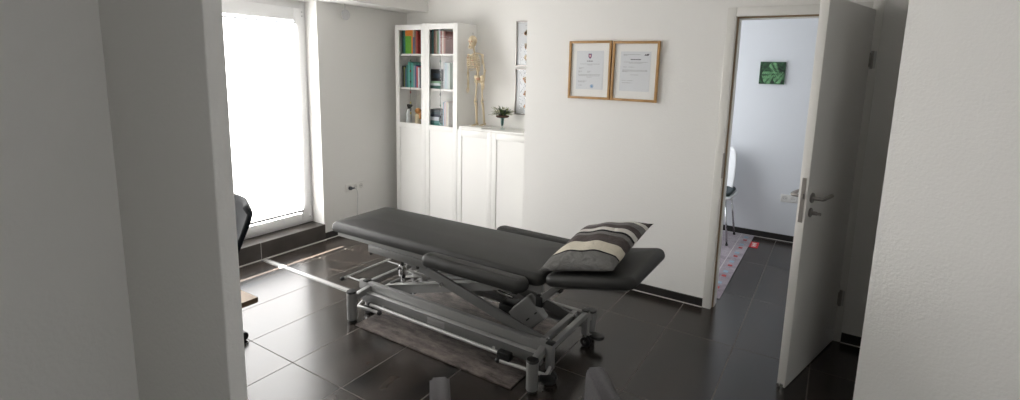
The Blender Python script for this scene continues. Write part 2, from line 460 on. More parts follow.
# local X along the leaf from the hinge, visible face towards +Y local
def side(a, b): return (a, b)
bm = B(); box(bm, (.004, -LT, .008), (LW, 0, 1.990), .002, 2); obj('door_panel', bm, M_door, lf, True)
bm = B(); box(bm, (LW - .006, -LT - .0, .003), (LW + .006, -LT + .012, .024), .001); box(bm, (LW - .004, -.022, .001), (LW + .009, -.008, .03), .002)
obj('drop_seal', bm, M_chr, lf)
bm = B(); box(bm, (LW - .001, -.030, .90), (LW + .0022, -.010, 1.125), .001)
box(bm, (LW, -.026, 1.02), (LW + .012, -.014, 1.045), .002, 2); obj('lock_plate', bm, M_steel, lf)
for sgn, y0 in ((1, 0.), (-1, -LT)):
    bm = B()
    cyl(bm, (LW - .062, y0, 1.02), (LW - .062, y0 + sgn * .009, 1.02), .026, n=24, bevel=.002)
    obj('handle_rose', bm, M_steel, lf, True)
    bm = B()
    tube(bm, smoothpts([(LW - .062, y0 + sgn * .005, 1.02), (LW - .062, y0 + sgn * .04, 1.02), (LW - .072, y0 + sgn * .052, 1.02), (LW - .105, y0 + sgn * .055, 1.022), (LW - .185, y0 + sgn * .055, 1.022)], 5), .0095, 12)
    obj('door_handle', bm, M_steel, lf, 'all')
    bm = B(); cyl(bm, (LW - .062, y0, .945), (LW - .062, y0 + sgn * .008, .945), .024, n=24, bevel=.002); obj('key_rose', bm, M_steel, lf, True)
bm = B(); box(bm, (LW - .0635, 0, .935), (LW - .0605, .034, .955), .001); box(bm, (LW - .064, .03, .938), (LW - .06, .052, .952), .003); obj('key', bm, M_steel, lf, True)
for z in (.235, 1.665):
    bm = B(); cyl(bm, (-.002, .008, z), (-.002, .008, z + .10), .008, n=14)
    box(bm, (0, -.0, z + .01), (.020, .0025, z + .09), .0005); obj('hinge', bm, M_steel, lf, True)
for z in (.235, 1.665):
    bm = B(); box(bm, (.128, YC - .0165, z + .002), (.150, YC - .013, z + .098), .001); obj('hinge_plate', bm, M_alu, df)

# ------------------------------------------------------------------ window
win = thing('window_1', None, None); win['kind'] = 'structure'
def opening(name, lo, hi, w, x0, x1, parent, m=M_frame, bev=.004):
    """rectangular frame in the YZ plane"""
    bm = B(); (y0, z0), (y1, z1) = lo, hi
    if not isinstance(w, (list, tuple)): w = [w] * 4     # left, right, bottom, top
    box(bm, (x0, y0, z0), (x1, y0 + w[0], z1), bev); box(bm, (x0, y1 - w[1], z0), (x1, y1, z1), bev)
    box(bm, (x0, y0 + w[0], z0), (x1, y1 - w[1], z0 + w[2]), bev); box(bm, (x0, y0 + w[0], z1 - w[3]), (x1, y1 - w[1], z1), bev)
    return obj(name, bm, m, parent, True)
GY1, GZ0, GZ1 = 2.852, .262, 1.998
opening('window_frame', (WY0 + .002, .149), (WY1 + .018, WZ1), [.06, .065, .045, .075], -4.19, -4.105, win)
opening('window_sash', (1.62, .180), (WY1 - .040, 2.105), [.09, WY1 - .040 - GY1, GZ0 - .180, 2.105 - GZ1], -4.135, -4.075, win)
opening('window_sash', (WY0 + .05, .180), (1.605, 2.105), [.09, .09, GZ0 - .180, 2.105 - GZ1], -4.135, -4.075, win)
bm = B(); box(bm, (-4.19, 1.585, .19), (-4.136, 1.64, 2.10), .003); obj('mullion', bm, M_frame, win, True)
bm = B(); box(bm, (-4.118, 1.70, GZ0 - .01), (-4.112, GY1 + .01, GZ1 + .01)); obj('window_pane', bm, M_glass, win)
bm = B(); box(bm, (-4.118, WY0 + .13, GZ0 - .01), (-4.112, 1.53, GZ1 + .01)); obj('window_pane', bm, M_glass, win)
bm = B()
bm.free()
for z in (2.04, 2.075, .215):
    bm = B(); cyl(bm, (-4.076, WY1 - .052, z), (-4.071, WY1 - .052, z), .006, n=10); obj('hinge_cap', bm, M_rail, win)

# pleated blinds with emission in place of daylight; the right one has three columns of little cord holes and a slit under its rail
def blind(y0, y1, label, holes):
    t = thing('window_blind', label, 'blind', (-4.062, (y0 + y1) / 2, GZ0))
    X = -4.066
    bm = B(); z0, z1 = GZ0 + .034, GZ1 - .030
    ys = [y0]
    for h in sorted(holes): ys += [h - .005, h + .005]
    ys.append(y1)
    pleat = .024; nz = int((z1 - z0) / pleat)
    zs = [z0]
    for i in range(nz):
        zs += [z0 + pleat * i + .008, z0 + pleat * i + .017]
    zs.append(z1)
    grid = [[bm.verts.new((X + (.0012 if (j // 2) % 2 else -.0012), y, z)) for y in ys] for j, z in enumerate(zs)]
    for j in range(len(zs) - 1):
        for i in range(len(ys) - 1):
            if i % 2 == 1 and j % 2 == 1 and j < 46: continue
            bm.faces.new((grid[j][i], grid[j][i + 1], grid[j + 1][i + 1], grid[j + 1][i]))
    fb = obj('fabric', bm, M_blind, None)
    md = fb.modifiers.new('thickness', 'SOLIDIFY'); md.thickness = .0012
    b1 = B(); box(b1, (X - .008, y0, GZ0 + .015), (X + .008, y1, z0 + .002), .003); r1 = obj('bottom_rail', b1, M_rail, None, True)
    b1 = B(); box(b1, (X - .008, y0, z1 - .002), (X + .008, y1, z1 + .010), .003); r3 = obj('top_rail', b1, M_rail, None, True)
    cs = []
    for yy in (y0 + .004, y1 - .004):
        b1 = B(); cyl(b1, (X + .010, yy, GZ0 - .03), (X + .010, yy, GZ1 + .03), .0008, n=6); cs.append(obj('tension_cord', b1, M_rail, None))
    kids(t, fb, r1, r3, *cs)
blind(1.690, GY1 + .004, 'white pleated blind with its daylight glow put into the fabric in the visible right window sash', (2.80, 2.53, 2.35))
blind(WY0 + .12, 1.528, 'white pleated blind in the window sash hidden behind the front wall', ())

# ------------------------------------------------------------------ floor strip
bm = B()
box(bm, (XA + .018, 2.334, -.004), (-2.56, 2.386, .0035), .001)
for yy in (2.338, 2.380): box(bm, (XA + .018, yy - .003, .0034), (-2.56, yy + .003, .0042), 0, mi=1)
tag(obj('floor_profile_strip', bm, [M_alu, M_blk]), 'pale metal strip set in the floor between window plinth and couch foot', 'floor strip', kind='structure')
bpy.data.objects['floor_profile_strip'].name = 'trim_3'

# ------------------------------------------------------------------ therapy couch
YM = 2.41
cp = thing('therapy_couch', 'charcoal vinyl therapy couch on a grey scissor-lift frame', 'therapy couch', (-1.8, YM, 0))
P = []
def part(name, bm, m, smooth=True):
    o = obj(name, bm, m, None, smooth); P.append((o, None)); return o
def sub(name, bm, m, par, smooth=True):
    o = obj(name, bm, m, None, smooth); P.append((o, par)); return o

bm = B(); hx_, x0_, x1_ = 0, -2.795, -1.165
cushion(bm, (x1_ - x0_) / 2, .268, .066, .05, .034, Matrix.Translation((( x0_ + x1_) / 2, YM, .535)))
for v in bm.verts:      # the foot end is dropped a little and narrows
    t = max(0, min(1, (-2.45 - v.co.x) / .34)); v.co.z -= .018 * t * t
    v.co.y = YM + (v.co.y - YM) * (1 - .05 * t * t)
part('seat_cushion', bm, M_vinyl, 'all')
# head section, tilted up
th = math.atan2(.085, .40)
bm = B(); Mh = Matrix.Translation((-1.150, YM, .545)) @ Matrix.Rotation(-th, 4, 'Y') @ Matrix.Translation((.238, 0, 0))
cushion(bm, .236, .268, .058, .05, .03, Mh)
head = part('head_cushion', bm, M_vinyl, 'all')
for sy in (-1, 1):
    bm = B(); cushion(bm, .335, .056, .062, .05, .03, Matrix.Translation((-1.540 + (.05 if sy > 0 else 0), YM + sy * .332, .530)), .002)
    part('armrest', bm, M_vinyl, 'all')
    for xx in (-1.80, -1.28):
        bm = B(); box(bm, (xx - .016, min(YM + sy * .24, YM + sy * .33), .500), (xx + .016, max(YM + sy * .24, YM + sy * .33), .530), .003)
        part('armrest_bracket', bm, M_blk)
# upper frame
for sy in (-1, 1):
    bm = B(); bar(bm, (-2.74, YM + sy * .215, .513), (-1.18, YM + sy * .215, .513), .03, .045, .003); part('upper_rail', bm, M_met)
    bm = B(); bar(bm, (-2.44, YM + sy * .232, .468), (-1.95, YM + sy * .232, .468), .012, .05, .002); part('side_apron', bm, M_met2)
    bm = B(); Mh2 = Mh
    box(bm, (-.205, sy * .20 - .013, -.024), (.185, sy * .20 + .013, -.001), .003, 2, Mh2); part('head_rail', bm, M_met2)
    bm = B(); bar(bm, (-1.248, YM + sy * .11, .388), (-1.10, YM + sy * .11, .545), .030, .036, .004); o = part('head_support_arm', bm, M_met)
    bm = B(); box(bm, (-1.268, YM + sy * .11 - .019, .358), (-1.226, YM + sy * .11 + .019, .418), .005); sub('arm_cap', bm, M_blk, o)
for xx in (-2.72, -2.0, -1.24):
    bm = B(); bar(bm, (xx, YM - .205, .512), (xx, YM + .205, .512), .03, .04, .003); part('upper_cross_bar', bm, M_met2)
for xx in (-2.42, -2.02):
    bm = B(); box(bm, (xx - .008, YM - .241, .428), (xx + .008, YM - .225, .445), .003)
    part('apron_buffer', bm, M_blk)
# lower frame
for sy in (-1, 1):
    yc_ = YM + (-.198 if sy < 0 else .225)
    bm = B(); bar(bm, (-2.56, yc_, .192), (-1.14, yc_, .192), .034, .060, .004)
    part('base_rail', bm, M_met)
    bm = B(); bar(bm, (-2.50, yc_ + sy * .034, .136), (-1.16, yc_ + sy * .034, .136), .034, .060, .004); part('lower_rail', bm, M_met2)
    bm = B(); bar(bm, (-2.50, yc_ + sy * .036, .1665), (-1.16, yc_ + sy * .036, .1665), .030, .004, .001); part('rail_moulding', bm, M_alu)
for xx in (-2.49, -1.185, -1.125):
    bm = B(); bar(bm, (xx, YM - .19, .205), (xx, YM + .24, .205), .030, .032, .003); part('base_cross_bar', bm, M_met)
# round feet
for xx, yy, zt in ((-2.490, 2.072, .192), (-1.167, 2.092, .165), (-2.490, 2.750, .192), (-1.135, 2.745, .178)):
    bm = B(); cyl(bm, (xx, yy, .012), (xx, yy, zt), .031, n=24, bevel=.003); o = part('foot', bm, M_met)
    bm = B(); lathe(bm, [(0, 0), (.031, 0), (.033, .004), (.030, .012), (0, .015)], 24, Matrix.Translation((xx, yy, zt))); sub('foot_cap', bm, M_blk, o)
    bm = B(); cyl(bm, (xx, yy, 0), (xx, yy, .014), .026, n=20); sub('foot_glide', bm, M_blk, o)
    yi = YM + (-.2 if yy < YM else .2)
    bm = B(); bar(bm, (xx, yy, .150), (xx + (.03 if xx < -2 else 0), yi, .185), .034, .040, .003); part('foot_arm', bm, M_met)
# square posts
for xx in (-2.50, -1.130):
    for sy in (-1, 1):
        yy = YM + (-.198 if sy < 0 else .245)
        bm = B(); box(bm, (xx - .019, yy - .019, .075), (xx + .019, yy + .019, .218), .003); o = part('post', bm, M_met)
        bm = B(); box(bm, (xx - .021, yy - .021, .217), (xx + .021, yy + .021, .228), .004); sub('post_cap', bm, M_blk, o)
        bm = B(); cyl(bm, (xx, yy, .052), (xx, yy, .078), .016, n=14); o2 = part('castor_stem', bm, M_chr)
        bm = B()
        for dy in (-.012, .012):
            cyl(bm, (xx + .008, yy + dy - .009, .031), (xx + .008, yy + dy + .009, .031), .031, n=24, bevel=.003)
        box(bm, (xx - .014, yy - .006, .03), (xx + .016, yy + .006, .06), .004)
        part('castor', bm, M_blk)
        bm = B(); cyl(bm, (xx + .008, yy - .024, .031), (xx + .008, yy + .024, .031), .011, n=14); part('castor_hub', bm, M_chr)
# scissor arms
for sy, yy in ((-1, YM - .165), (1, YM + .165)):
    bm = B(); bar(bm, (-2.30, yy, .470), (-1.15, yy, .182), .018, .062, .004); part('lift_arm', bm, M_met2)
    y2 = yy - sy * .035
    bm = B()
    # tapering crossing arm, wide in the middle
    pr = [(-2.40, .172), (-2.40, .196), (-1.955, .318), (-1.25, .515), (-1.23, .480), (-1.85, .288), (-2.20, .190)]
    a = [bm.verts.new((x, y2 - .008, z)) for x, z in pr]; c = [bm.verts.new((x, y2 + .008, z)) for x, z in pr]
    bm.faces.new(a); bm.faces.new(c[::-1])
    for i in range(len(pr)): bm.faces.new((a[i], c[i], c[(i + 1) % len(pr)], a[(i + 1) % len(pr)]))
    part('lift_arm', bm, M_met)
    bm = B(); bar(bm, (-2.39, y2, .200), (-1.955, y2, .3205), .045, .004, .001); bar(bm, (-1.955, y2, .3205), (-1.50, y2, .4475), .045, .004, .001); part('arm_flange', bm, M_alu)
    bm = B(); cyl(bm, (-1.88, yy - .025, .345), (-1.88, yy + .025, .345), .011, n=14); part('pivot_bolt', bm, M_chr)
    bm = B(); cyl(bm, (-1.175, yy - .02, .205), (-1.175, yy + .02, .205), .013, n=14); part('pivot_bolt', bm, M_chr)
for xx, zz in ((-1.25, .50), (-2.20, .478)):
    bm = B(); bar(bm, (xx, YM - .16, zz), (xx, YM + .16, zz), .024, .03, .003); part('lift_cross_tube', bm, M_met2)
bm = B(); bar(bm, (-2.35, YM - .125, .208), (-2.35, YM + .125, .208), .03, .03, .003); part('lift_foot_tube', bm, M_met2)
# pale braces
for a_, b_ in (((-2.31, .247), (-2.12, .300)), ((-2.12, .298), (-2.28, .197)), ((-2.265, .302), (-2.115, .298))):
    bm = B(); bar(bm, (a_[0], YM - .06, a_[1]), (b_[0], YM - .06, b_[1]), .032, .007, .001); part('brace', bm, M_alu)
# actuator
bm = B(); cyl(bm, (-2.30, YM + .03, .235), (-1.78, YM + .02, .330), .020, n=16); part('actuator_tube', bm, M_met)
bm = B(); cyl(bm, (-1.80, YM + .02, .327), (-1.50, YM + .02, .290), .011, n=12); part('actuator_rod', bm, M_chr)
bm = B(); box(bm, (-1.56, YM - .05, .20), (-1.46, YM + .07, .27), .012); part('motor', bm, M_blk)
# control housing, tilted plate box
bm = B()
c0 = V((-1.368, 0, .246)); ax = V((.13, 0, .134)).normalized(); az = V((.715, 0, -.70)).normalized(); az = (az - ax * az.dot(ax)).normalized()
Mb = Matrix(((ax.x, 0, az.x, c0.x), (0, 1, 0, YM - .025), (ax.z, 0, az.z, c0.z), (0, 0, 0, 1)))
box(bm, (-.098, -.028, -.080), (.092, .028, .080), .012, 3, Mb); o = part('control_housing', bm, M_met)
for q in ((-.02, .008), (.055, .075)):
    bm = B(); box(bm, (q[0], -.031, .020), (q[1], -.027, .028), .001, 1, Mb); sub('housing_clip', bm, M_blk, o)
# vertical latch near the foot end
bm = B(); cyl(bm, (-2.255, YM - .12, .36), (-2.255, YM - .12, .50), .011, n=12); part('latch_rod', bm, M_blk)
bm = B(); box(bm, (-2.275, YM - .14, .285), (-2.235, YM - .10, .365), .006); bar(bm, (-2.255, YM - .12, .22), (-2.255, YM - .12, .29), .018, .018, .002); o = part('latch_bracket', bm, M_chr)
for q, q2 in (((-2.225, YM - .145, .30), .013), ((-2.262, YM - .147, .343), .008)):
    bm = B(); ell(bm, q, (q2, q2, q2)); sub('knob', bm, M_blk, o)
# pedal bars
bm = B(); tube(bm, [(-2.715, YM - .22, .190), (-2.722, YM + .24, .190)], .0075, 10); o = part('pedal_bar', bm, M_alu)
for q in ((-2.715, YM - .225, .190), (-2.722, YM + .245, .190)):
    bm = B(); ell(bm, q, (.013, .016, .013)); sub('bar_cap', bm, M_blk, o)
for sy in (-1, 1):
    bm = B(); tube(bm, [(-2.715, YM + sy * .18, .190), (-2.50, YM + sy * .18, .190)], .006, 8); part('pedal_link', bm, M_met)
bm = B(); tube(bm, [(-2.41, 2.150, .102), (-1.40, 2.150, .102)], .011, 12); o = part('pedal_bar', bm, M_alu)
bm = B(); ell(bm, (-2.415, 2.150, .102), (.018, .014, .014)); sub('bar_cap', bm, M_blk, o)
bm = B(); box(bm, (-1.41, 2.126, .080), (-1.33, 2.174, .125), .006); sub('pedal_pad', bm, M_blk, o)
for xx in (-2.30, -1.45):
    bm = B(); bar(bm, (xx, 2.155, .10), (xx, 2.175, .145), .016, .008, .001); part('pedal_link', bm, M_met)
for xa, ya, xb, yb in ((-2.50, 2.13, -2.315, 2.140), (-1.12, 2.15, -1.400, 2.125)):
    bm = B(); tube(bm, [(xa, ya, .075), (xb, yb, .075)], .010, 10); tube(bm, [(xa, ya, .075), (xa, ya + .05, .10)], .009, 8); o = part('castor_lever', bm, M_alu)
    bm = B(); ell(bm, (xb, yb, .075), (.017, .016, .015)); sub('lever_cap', bm, M_blk, o)
for px_, py_, qx, qy in ((-1.065, 2.675, -1.12, 2.65), (-1.100, 2.130, -1.12, 2.20)):
    bm = B(); lathe(bm, [(0, 0), (.034, .002), (.041, .010), (.039, .022), (0, .030)], 22, Matrix.Translation((px_, py_, .055)) @ Matrix.Diagonal((1.15, .9, 1, 1))); o = part('brake_pedal', bm, M_blk)
    bm = B(); tube(bm, [(px_, py_, .065), (qx, qy, .08)], .008, 8); sub('pedal_arm', bm, M_met, o)
bm = B(); box(bm, (-1.93, YM - .2515, .115), (-1.80, YM - .2485, .155), .001); part('type_plate', bm, M_met)
bpy.context.view_layer.update()
for o, par in P:
    if par is None: kids(cp, o)
for o, par in P:
    if par is not None:
        bpy.context.view_layer.update(); kids(par, o)

# ------------------------------------------------------------------ pillow
def pillow():
    hx, hy, T = .205, .285, .066
    bm = B(); n = 28
    def hgt(u, v):
        a = max(0, 1 - abs(u) ** 2.6) * max(0, 1 - abs(v) ** 2.6)
        return T * a ** .55
    top = {}; bot = {}
    for i in range(n + 1):
        for j in range(n + 1):
            u = -1 + 2 * i / n; v = -1 + 2 * j / n
            px = hx * u * (1 - .10 * (1 - abs(u)) * 0 - .07 * (1 - v * v) * abs(u)); py = hy * v * (1 - .06 * (1 - u * u) * abs(v))
            h = hgt(u, v); w = .004 * math.sin(9 * u + 3 * v) * (1 - abs(v) ** 4) * min(1, h / .03)
            top[i, j] = bm.verts.new((px, py, h * 1.15 + w))
            bot[i, j] = top[i, j] if (i in (0, n) or j in (0, n)) else bm.verts.new((px, py, -h * .72))
    for i in range(n):
        for j in range(n):
            bm.faces.new((top[i, j], top[i + 1, j], top[i + 1, j + 1], top[i, j + 1]))
            f = (bot[i, j], bot[i, j + 1], bot[i + 1, j + 1], bot[i + 1, j])
            try: bm.faces.new(f)
            except ValueError: pass
    o = obj('striped_pillow', bm, pillow_material(-hy, hy), None, 'all')
    tag(o, 'cushion in grey, cream and black stripes lying on the raised head section', 'pillow')
    return o
pl = pillow()
pl.location = (-.985, 2.430, .712); pl.rotation_euler = Euler((math.radians(9), -th + math.radians(-2), math.radians(-3)), 'XYZ')

# ------------------------------------------------------------------ rug under the couch
def rug(name, x0, y0, x1, y1, h, m, label):
    bm = B(); n = 60
    box(bm, (x0, y0, 0.0005), (x1, y1, h), .003, 2)
    o = obj(name, bm, m, None, True)
    return tag(o, label, 'rug')
rug('rug', -2.425, 2.038, -1.262, 2.80, .010, M_rug, 'streaky taupe rug on the tiles under the therapy couch')
r2_ = rug('rug', -2.0, 3.80, -.583, 5.56, .008, M_rug2, 'lilac-grey rug with a small patterned border in the next room')
mot = [mat('motif_red', (.38, .05, .05), .9), mat('motif_blue', (.25, .36, .45), .9)]
for k in range(6):
    y = 3.98 + k * .27
    bm = B(); box(bm, (-.655, y, .0080), (-.622, y + .04, .0092)); obj('border_motif', bm, mot[0], r2_)
    bm = B(); box(bm, (-.662, y + .10, .0080), (-.625, y + .15, .0092)); obj('border_motif', bm, mot[1], r2_)
bm = B(); box(bm, (-.700, 3.84, .0080), (-.694, 5.53, .0086)); obj('border_line', bm, mat('rug_line', (.55, .50, .50), .9), r2_)
# red tag
tg = thing('rug_label', 'small red label with a white mark lying at the rug corner in the next room', 'label', (-.548, 5.27, 0), (0, 0, .04))
bm = B(); box(bm, (-.040, -.095, .0005), (.040, .095, .003), .001); obj('label_card', bm, mat('label_red', (.55, .02, .03), .6), tg)
bm = B()
for a, b_ in (((-.018, -.06), (.018, -.045)), ((.018, -.045), (-.016, -.02)), ((-.016, -.02), (.020, -.004)), ((.02, -.004), (-.014, .022)), ((-.014, .022), (.022, .05)), ((.010, .05), (-.02, .06))):
    bar(bm, (a[0], a[1], .0034), (b_[0], b_[1], .0034), .012, .0012)
obj('label_mark', bm, M_white, tg)

# ------------------------------------------------------------------ cabinets
YFc = 3.81   # door faces
def carcass(x0, x1, h, label, name, shelves=(), back=True):
    t = thing(name, label, 'cabinet', ((x0 + x1) / 2, 3.96, 0))
    y0, y1 = YFc + .019, YB - .004; w = .018
    bm = B()
    box(bm, (x0, y0, 0), (x0 + w, y1, h), .001); box(bm, (x1 - w, y0, 0), (x1, y1, h), .001)
    box(bm, (x0 + w, y0, h - w), (x1 - w, y1, h), .001); box(bm, (x0 + w, y0 + .01, .06), (x1 - w, y1, .078), .001)
    box(bm, (x0 + w, y1 - .008, .06), (x1 - w, y1, h - w)); box(bm, (x0 + w, y0 + .02, 0), (x1 - w, y0 + .035, .06))
    xm = (x0 + x1) / 2
    c = obj('carcass', bm, M_cab, None, True); L = [c]
    for z in shelves:
        bm = B(); box(bm, (x0 + w + .001, y0 + .012, z - .018), (x1 - w - .001, y1 - .009, z), .001); L.append(obj('shelf', bm, M_cab_in, None))
    kids(t, *L)
    return t
def cab_door(t, x0, x1, z0, z1, rails, glass_from=None, mir=1):
    """framed door; rails = z bounds of recessed fields"""
    y0, y1 = YFc, YFc + .018; st = .051
    bm = B()
    box(bm, (x0, y0, z0), (x0 + st, y1, z1), .0015); box(bm, (x1 - st, y0, z0), (x1, y1, z1), .0015)
    prev = z0
    for a, b_ in rails:
        box(bm, (x0 + st - .001, y0, prev), (x1 - st + .001, y1, a), .0015); prev = b_
    box(bm, (x0 + st - .001, y0, prev), (x1 - st + .001, y1, z1), .0015)
    d = obj('door', bm, M_cab, None, True)
    L = []
    for a, b_ in rails:
        gl = glass_from is not None and a > glass_from
        bm = B(); box(bm, (x0 + st - .002, y0 + (.007 if gl else .008), a - .002), (x1 - st + .002, y0 + (.010 if gl else .015), b_ + .002))
        L.append(obj('glass_pane' if gl else 'door_panel', bm, M_cglass if gl else M_cab, None))
    kids(t, d)
    bpy.context.view_layer.update(); kids(d, *L)
tall = carcass(-3.82, -3.022, 2.030, 'tall white bookcase cabinet with two glass-topped doors in the corner', 'bookcase', (1.046, 1.414, 1.748))
for a, b_ in ((-3.819, -3.4215), (-3.4205, -3.023)):
    cab_door(tall, a, b_, .065, 2.028, [(.120, 1.008), (1.060, 1.976)], 1.05)
low = carcass(-3.020, -2.222, 1.064, 'low white cabinet with two panelled doors beside the bookcase', 'low_cabinet', (.4, .72))
for a, b_ in ((-3.019, -2.6215), (-2.6205, -2.223)):
    cab_door(low, a, b_, .065, 1.046, [(.125, .984)])
bm = B(); box(bm, (-3.54, 3.90, 2.0305), (-3.36, 4.05, 2.046), .005); tag(obj('flat_tray', bm, M_white, None, True), 'flat white tray lying on top of the tall bookcase', 'tray')

# books -------------------------------------------------------------
def book(x, w, z, h, d, c, label, group, lean=0., c2=None, y=3.865):
    t = thing('book', label, 'book', (x + w / 2, y, z), (0, lean, 0), group)
    rnd = random.random()
    m = mat('cover_%02d%02d%02d' % tuple(int(k * 99) for k in c), c, .5)
    bm = B(); box(bm, (-w / 2, 0, 0), (-w / 2 + .002, d, h)); box(bm, (w / 2 - .002, 0, 0), (w / 2, d, h)); box(bm, (-w / 2, 0, 0), (w / 2, .003, h), .0008)
    obj('cover', bm, m, t)
    bm = B(); box(bm, (-w / 2 + .0022, .003, .003), (w / 2 - .0022, d - .003, h - .004)); obj('pages', bm, M_mat, t)
    if c2:
        bm = B(); box(bm, (-w / 2 - .0003, -.0006, h * .70), (w / 2 + .0003, .010, h + .0004)); obj('spine_band', bm, mat('band_%02d%02d%02d' % tuple(int(k * 99) for k in c2), c2, .5), t)
    return t
TE = (.02, .16, .14); DG = (.02, .09, .07); MA = (.16, .03, .03); BR = (.18, .10, .07); GR = (.10, .32, .02); OR = (.60, .18, .015); BL = (.05, .10, .22); TQ = (.10, .36, .31); PK = (.30, .12, .10); WH = (.50, .54, .58); NV = (.02, .03, .05); OL = (.16, .17, .05); RD = (.40, .04, .03); GY = (.25, .32, .33)
z1 = 1.7485; z2 = 1.4145; z3 = 1.0465
zu = 'top shelf'; zm = 'middle shelf'; zl = 'bottom shelf'
def row(x, items, z, grp, gap=.0012):
    for it in items:
        w, h, c, label = it[:4]; c2 = it[4] if len(it) > 4 else None
        book(x, w, z, h, .17, c, label, grp, 0, c2); x += w + gap
row(-3.775, [(.020, .235, DG, 'dark green book at the left end of the top shelf behind the left door'), (.022, .242, TE, 'teal book left of the thick orange and green book'),
             (.080, .248, GR, 'thick green book with an orange top band on the top shelf', OR), (.020, .242, OR, 'orange book right of the thick green and orange book'),
             (.020, .232, BL, 'blue book right of the orange book on the top shelf', (.35, .30, .2)), (.022, .236, BR, 'brown book beside the blue book on the top shelf'), (.018, .22, RD, 'red book at the middle partition edge of the top shelf')], z1, 'books on the top shelf behind the left glass door')
row(-3.445, [(.024, .225, MA, 'maroon book at the left end of the top shelf behind the right door'), (.022, .225, (.13, .035, .04), 'second maroon book beside the maroon end book, right door top shelf'), (.012, .21, (.30, .25, .22), 'thin beige book between maroon and teal books on the top shelf'),
             (.026, .24, (.08, .20, .20), 'muted teal book in the middle of the top shelf, right door'), (.022, .225, BR, 'brown book right of the muted teal book'), (.022, .220, (.26, .20, .16), 'tan book right of the brown book, right door top shelf'),
             (.014, .215, (.10, .22, .12), 'thin green book between tan and white folders on the top shelf'), (.020, .235, WH, 'white folder on the top shelf behind the right door'), (.018, .215, PK, 'salmon pink book right of the white folder on the top shelf'), (.020, .22, (.55, .48, .42), 'cream book right of the salmon book on the top shelf'), (.02, .21, PK, 'second salmon book near the right end of the top shelf')], z1, 'books on the top shelf behind the right glass door')
row(-3.775, [(.016, .215, NV, 'black book at the left end of the middle shelf'), (.020, .205, OL, 'olive book beside the black book on the middle shelf'), (.014, .19, BL, 'narrow dark blue book left of the turquoise books'),
             (.024, .225, TE, 'dark teal book, first of the green set on the middle shelf'), (.024, .255, TQ, 'tall turquoise book, second of the green set'), (.022, .250, (.05, .28, .22), 'sea green book, third of the green set'), (.024, .245, TQ, 'turquoise book, fourth of the green set'),
             (.018, .215, GY, 'grey-blue book right of the turquoise books'), (.018, .225, BL, 'blue book beside the red book on the middle shelf'), (.018, .21, RD, 'red book right of the blue book on the middle shelf'), (.02, .2, WH, 'white book at the centre edge of the middle shelf')], z2, 'books on the middle shelf behind the left glass door')
row(-3.235, [(.018, .255, WH, 'white folder, leftmost at the right end of the middle shelf'), (.020, .25, (.42, .55, .58), 'pale blue folder beside the white folder, right end of middle shelf'), (.020, .248, WH, 'white folder right of the pale blue folder on the middle shelf'), (.018, .25, (.50, .60, .55), 'pale green folder at the right end of the middle shelf')], z2, 'folders at the right end of the middle shelf')
row(-3.240, [(.012, .24, (.35, .50, .60), 'light blue magazine, leftmost at the right end of the bottom shelf'), (.012, .235, (.60, .45, .45), 'pink magazine at the right end of the bottom shelf'), (.014, .25, (.55, .52, .60), 'lilac magazine at the right end of the bottom shelf'), (.012, .245, (.62, .52, .35), 'sand coloured magazine at the right end of the bottom shelf'), (.014, .24, (.62, .60, .58), 'off-white magazine at the right end of the bottom shelf')], z3, 'magazines at the right end of the bottom shelf')
def flat_books(x, z, items, grp):
    for w, h, c, label in items:
        t = thing('book', label, 'book', (x + w / 2, 3.93, z), (0, 0, random.uniform(-.06, .06)), grp)
        m = mat('cover_%02d%02d%02d' % tuple(int(k * 99) for k in c), c, .5)
        bm = B(); box(bm, (-w / 2, -.07, 0), (w / 2, .08, .002)); box(bm, (-w / 2, -.07, h - .002), (w / 2, .08, h)); box(bm, (-w / 2, -.072, 0), (w / 2, -.069, h)); obj('cover', bm, m, t)
        bm = B(); box(bm, (-w / 2 + .003, -.068, .0022), (w / 2 - .003, .077, h - .0022)); obj('pages', bm, M_mat, t)
        z += h + .0008
flat_books(-3.43, z2, [(.17, .030, DG, 'dark green book lying lowest under the black box'), (.165, .022, WH, 'white book lying in the pile on the middle shelf'), (.17, .018, (.20, .36, .22), 'green book lying on the white one under the black box')], 'lying books on the middle shelf')
flat_books(-3.43, z3, [(.18, .032, TE, 'teal book lying at the bottom of the pile on the bottom shelf'), (.15, .022, (.08, .20, .20), 'muted teal book, second from below in the bottom shelf pile'), (.14, .036, WH, 'thick white book lying in the bottom shelf pile'), (.17, .026, NV, 'black book lying on the thick white one'), (.16, .024, (.05, .08, .09), 'dark grey-blue book lying second from top of the pile'), (.165, .020, (.08, .09, .10), 'dark book lying topmost in the bottom shelf pile')], 'lying books on the bottom shelf')
bx = thing('black_box', 'black box with a faint dark blue label standing on lying books, middle shelf', 'box', (-3.352, 3.93, z2 + .0725))
bm = B(); box(bm, (-.075, -.03, 0), (.075, .05, .115), .003); obj('box_body', bm, mat('box_black', (.012, .014, .018), .35), bx)
bm = B(); box(bm, (-.045, -.0312, .03), (.045, -.030, .075)); obj('box_label', bm, mat('box_label_blue', (.03, .05, .08), .4), bx)
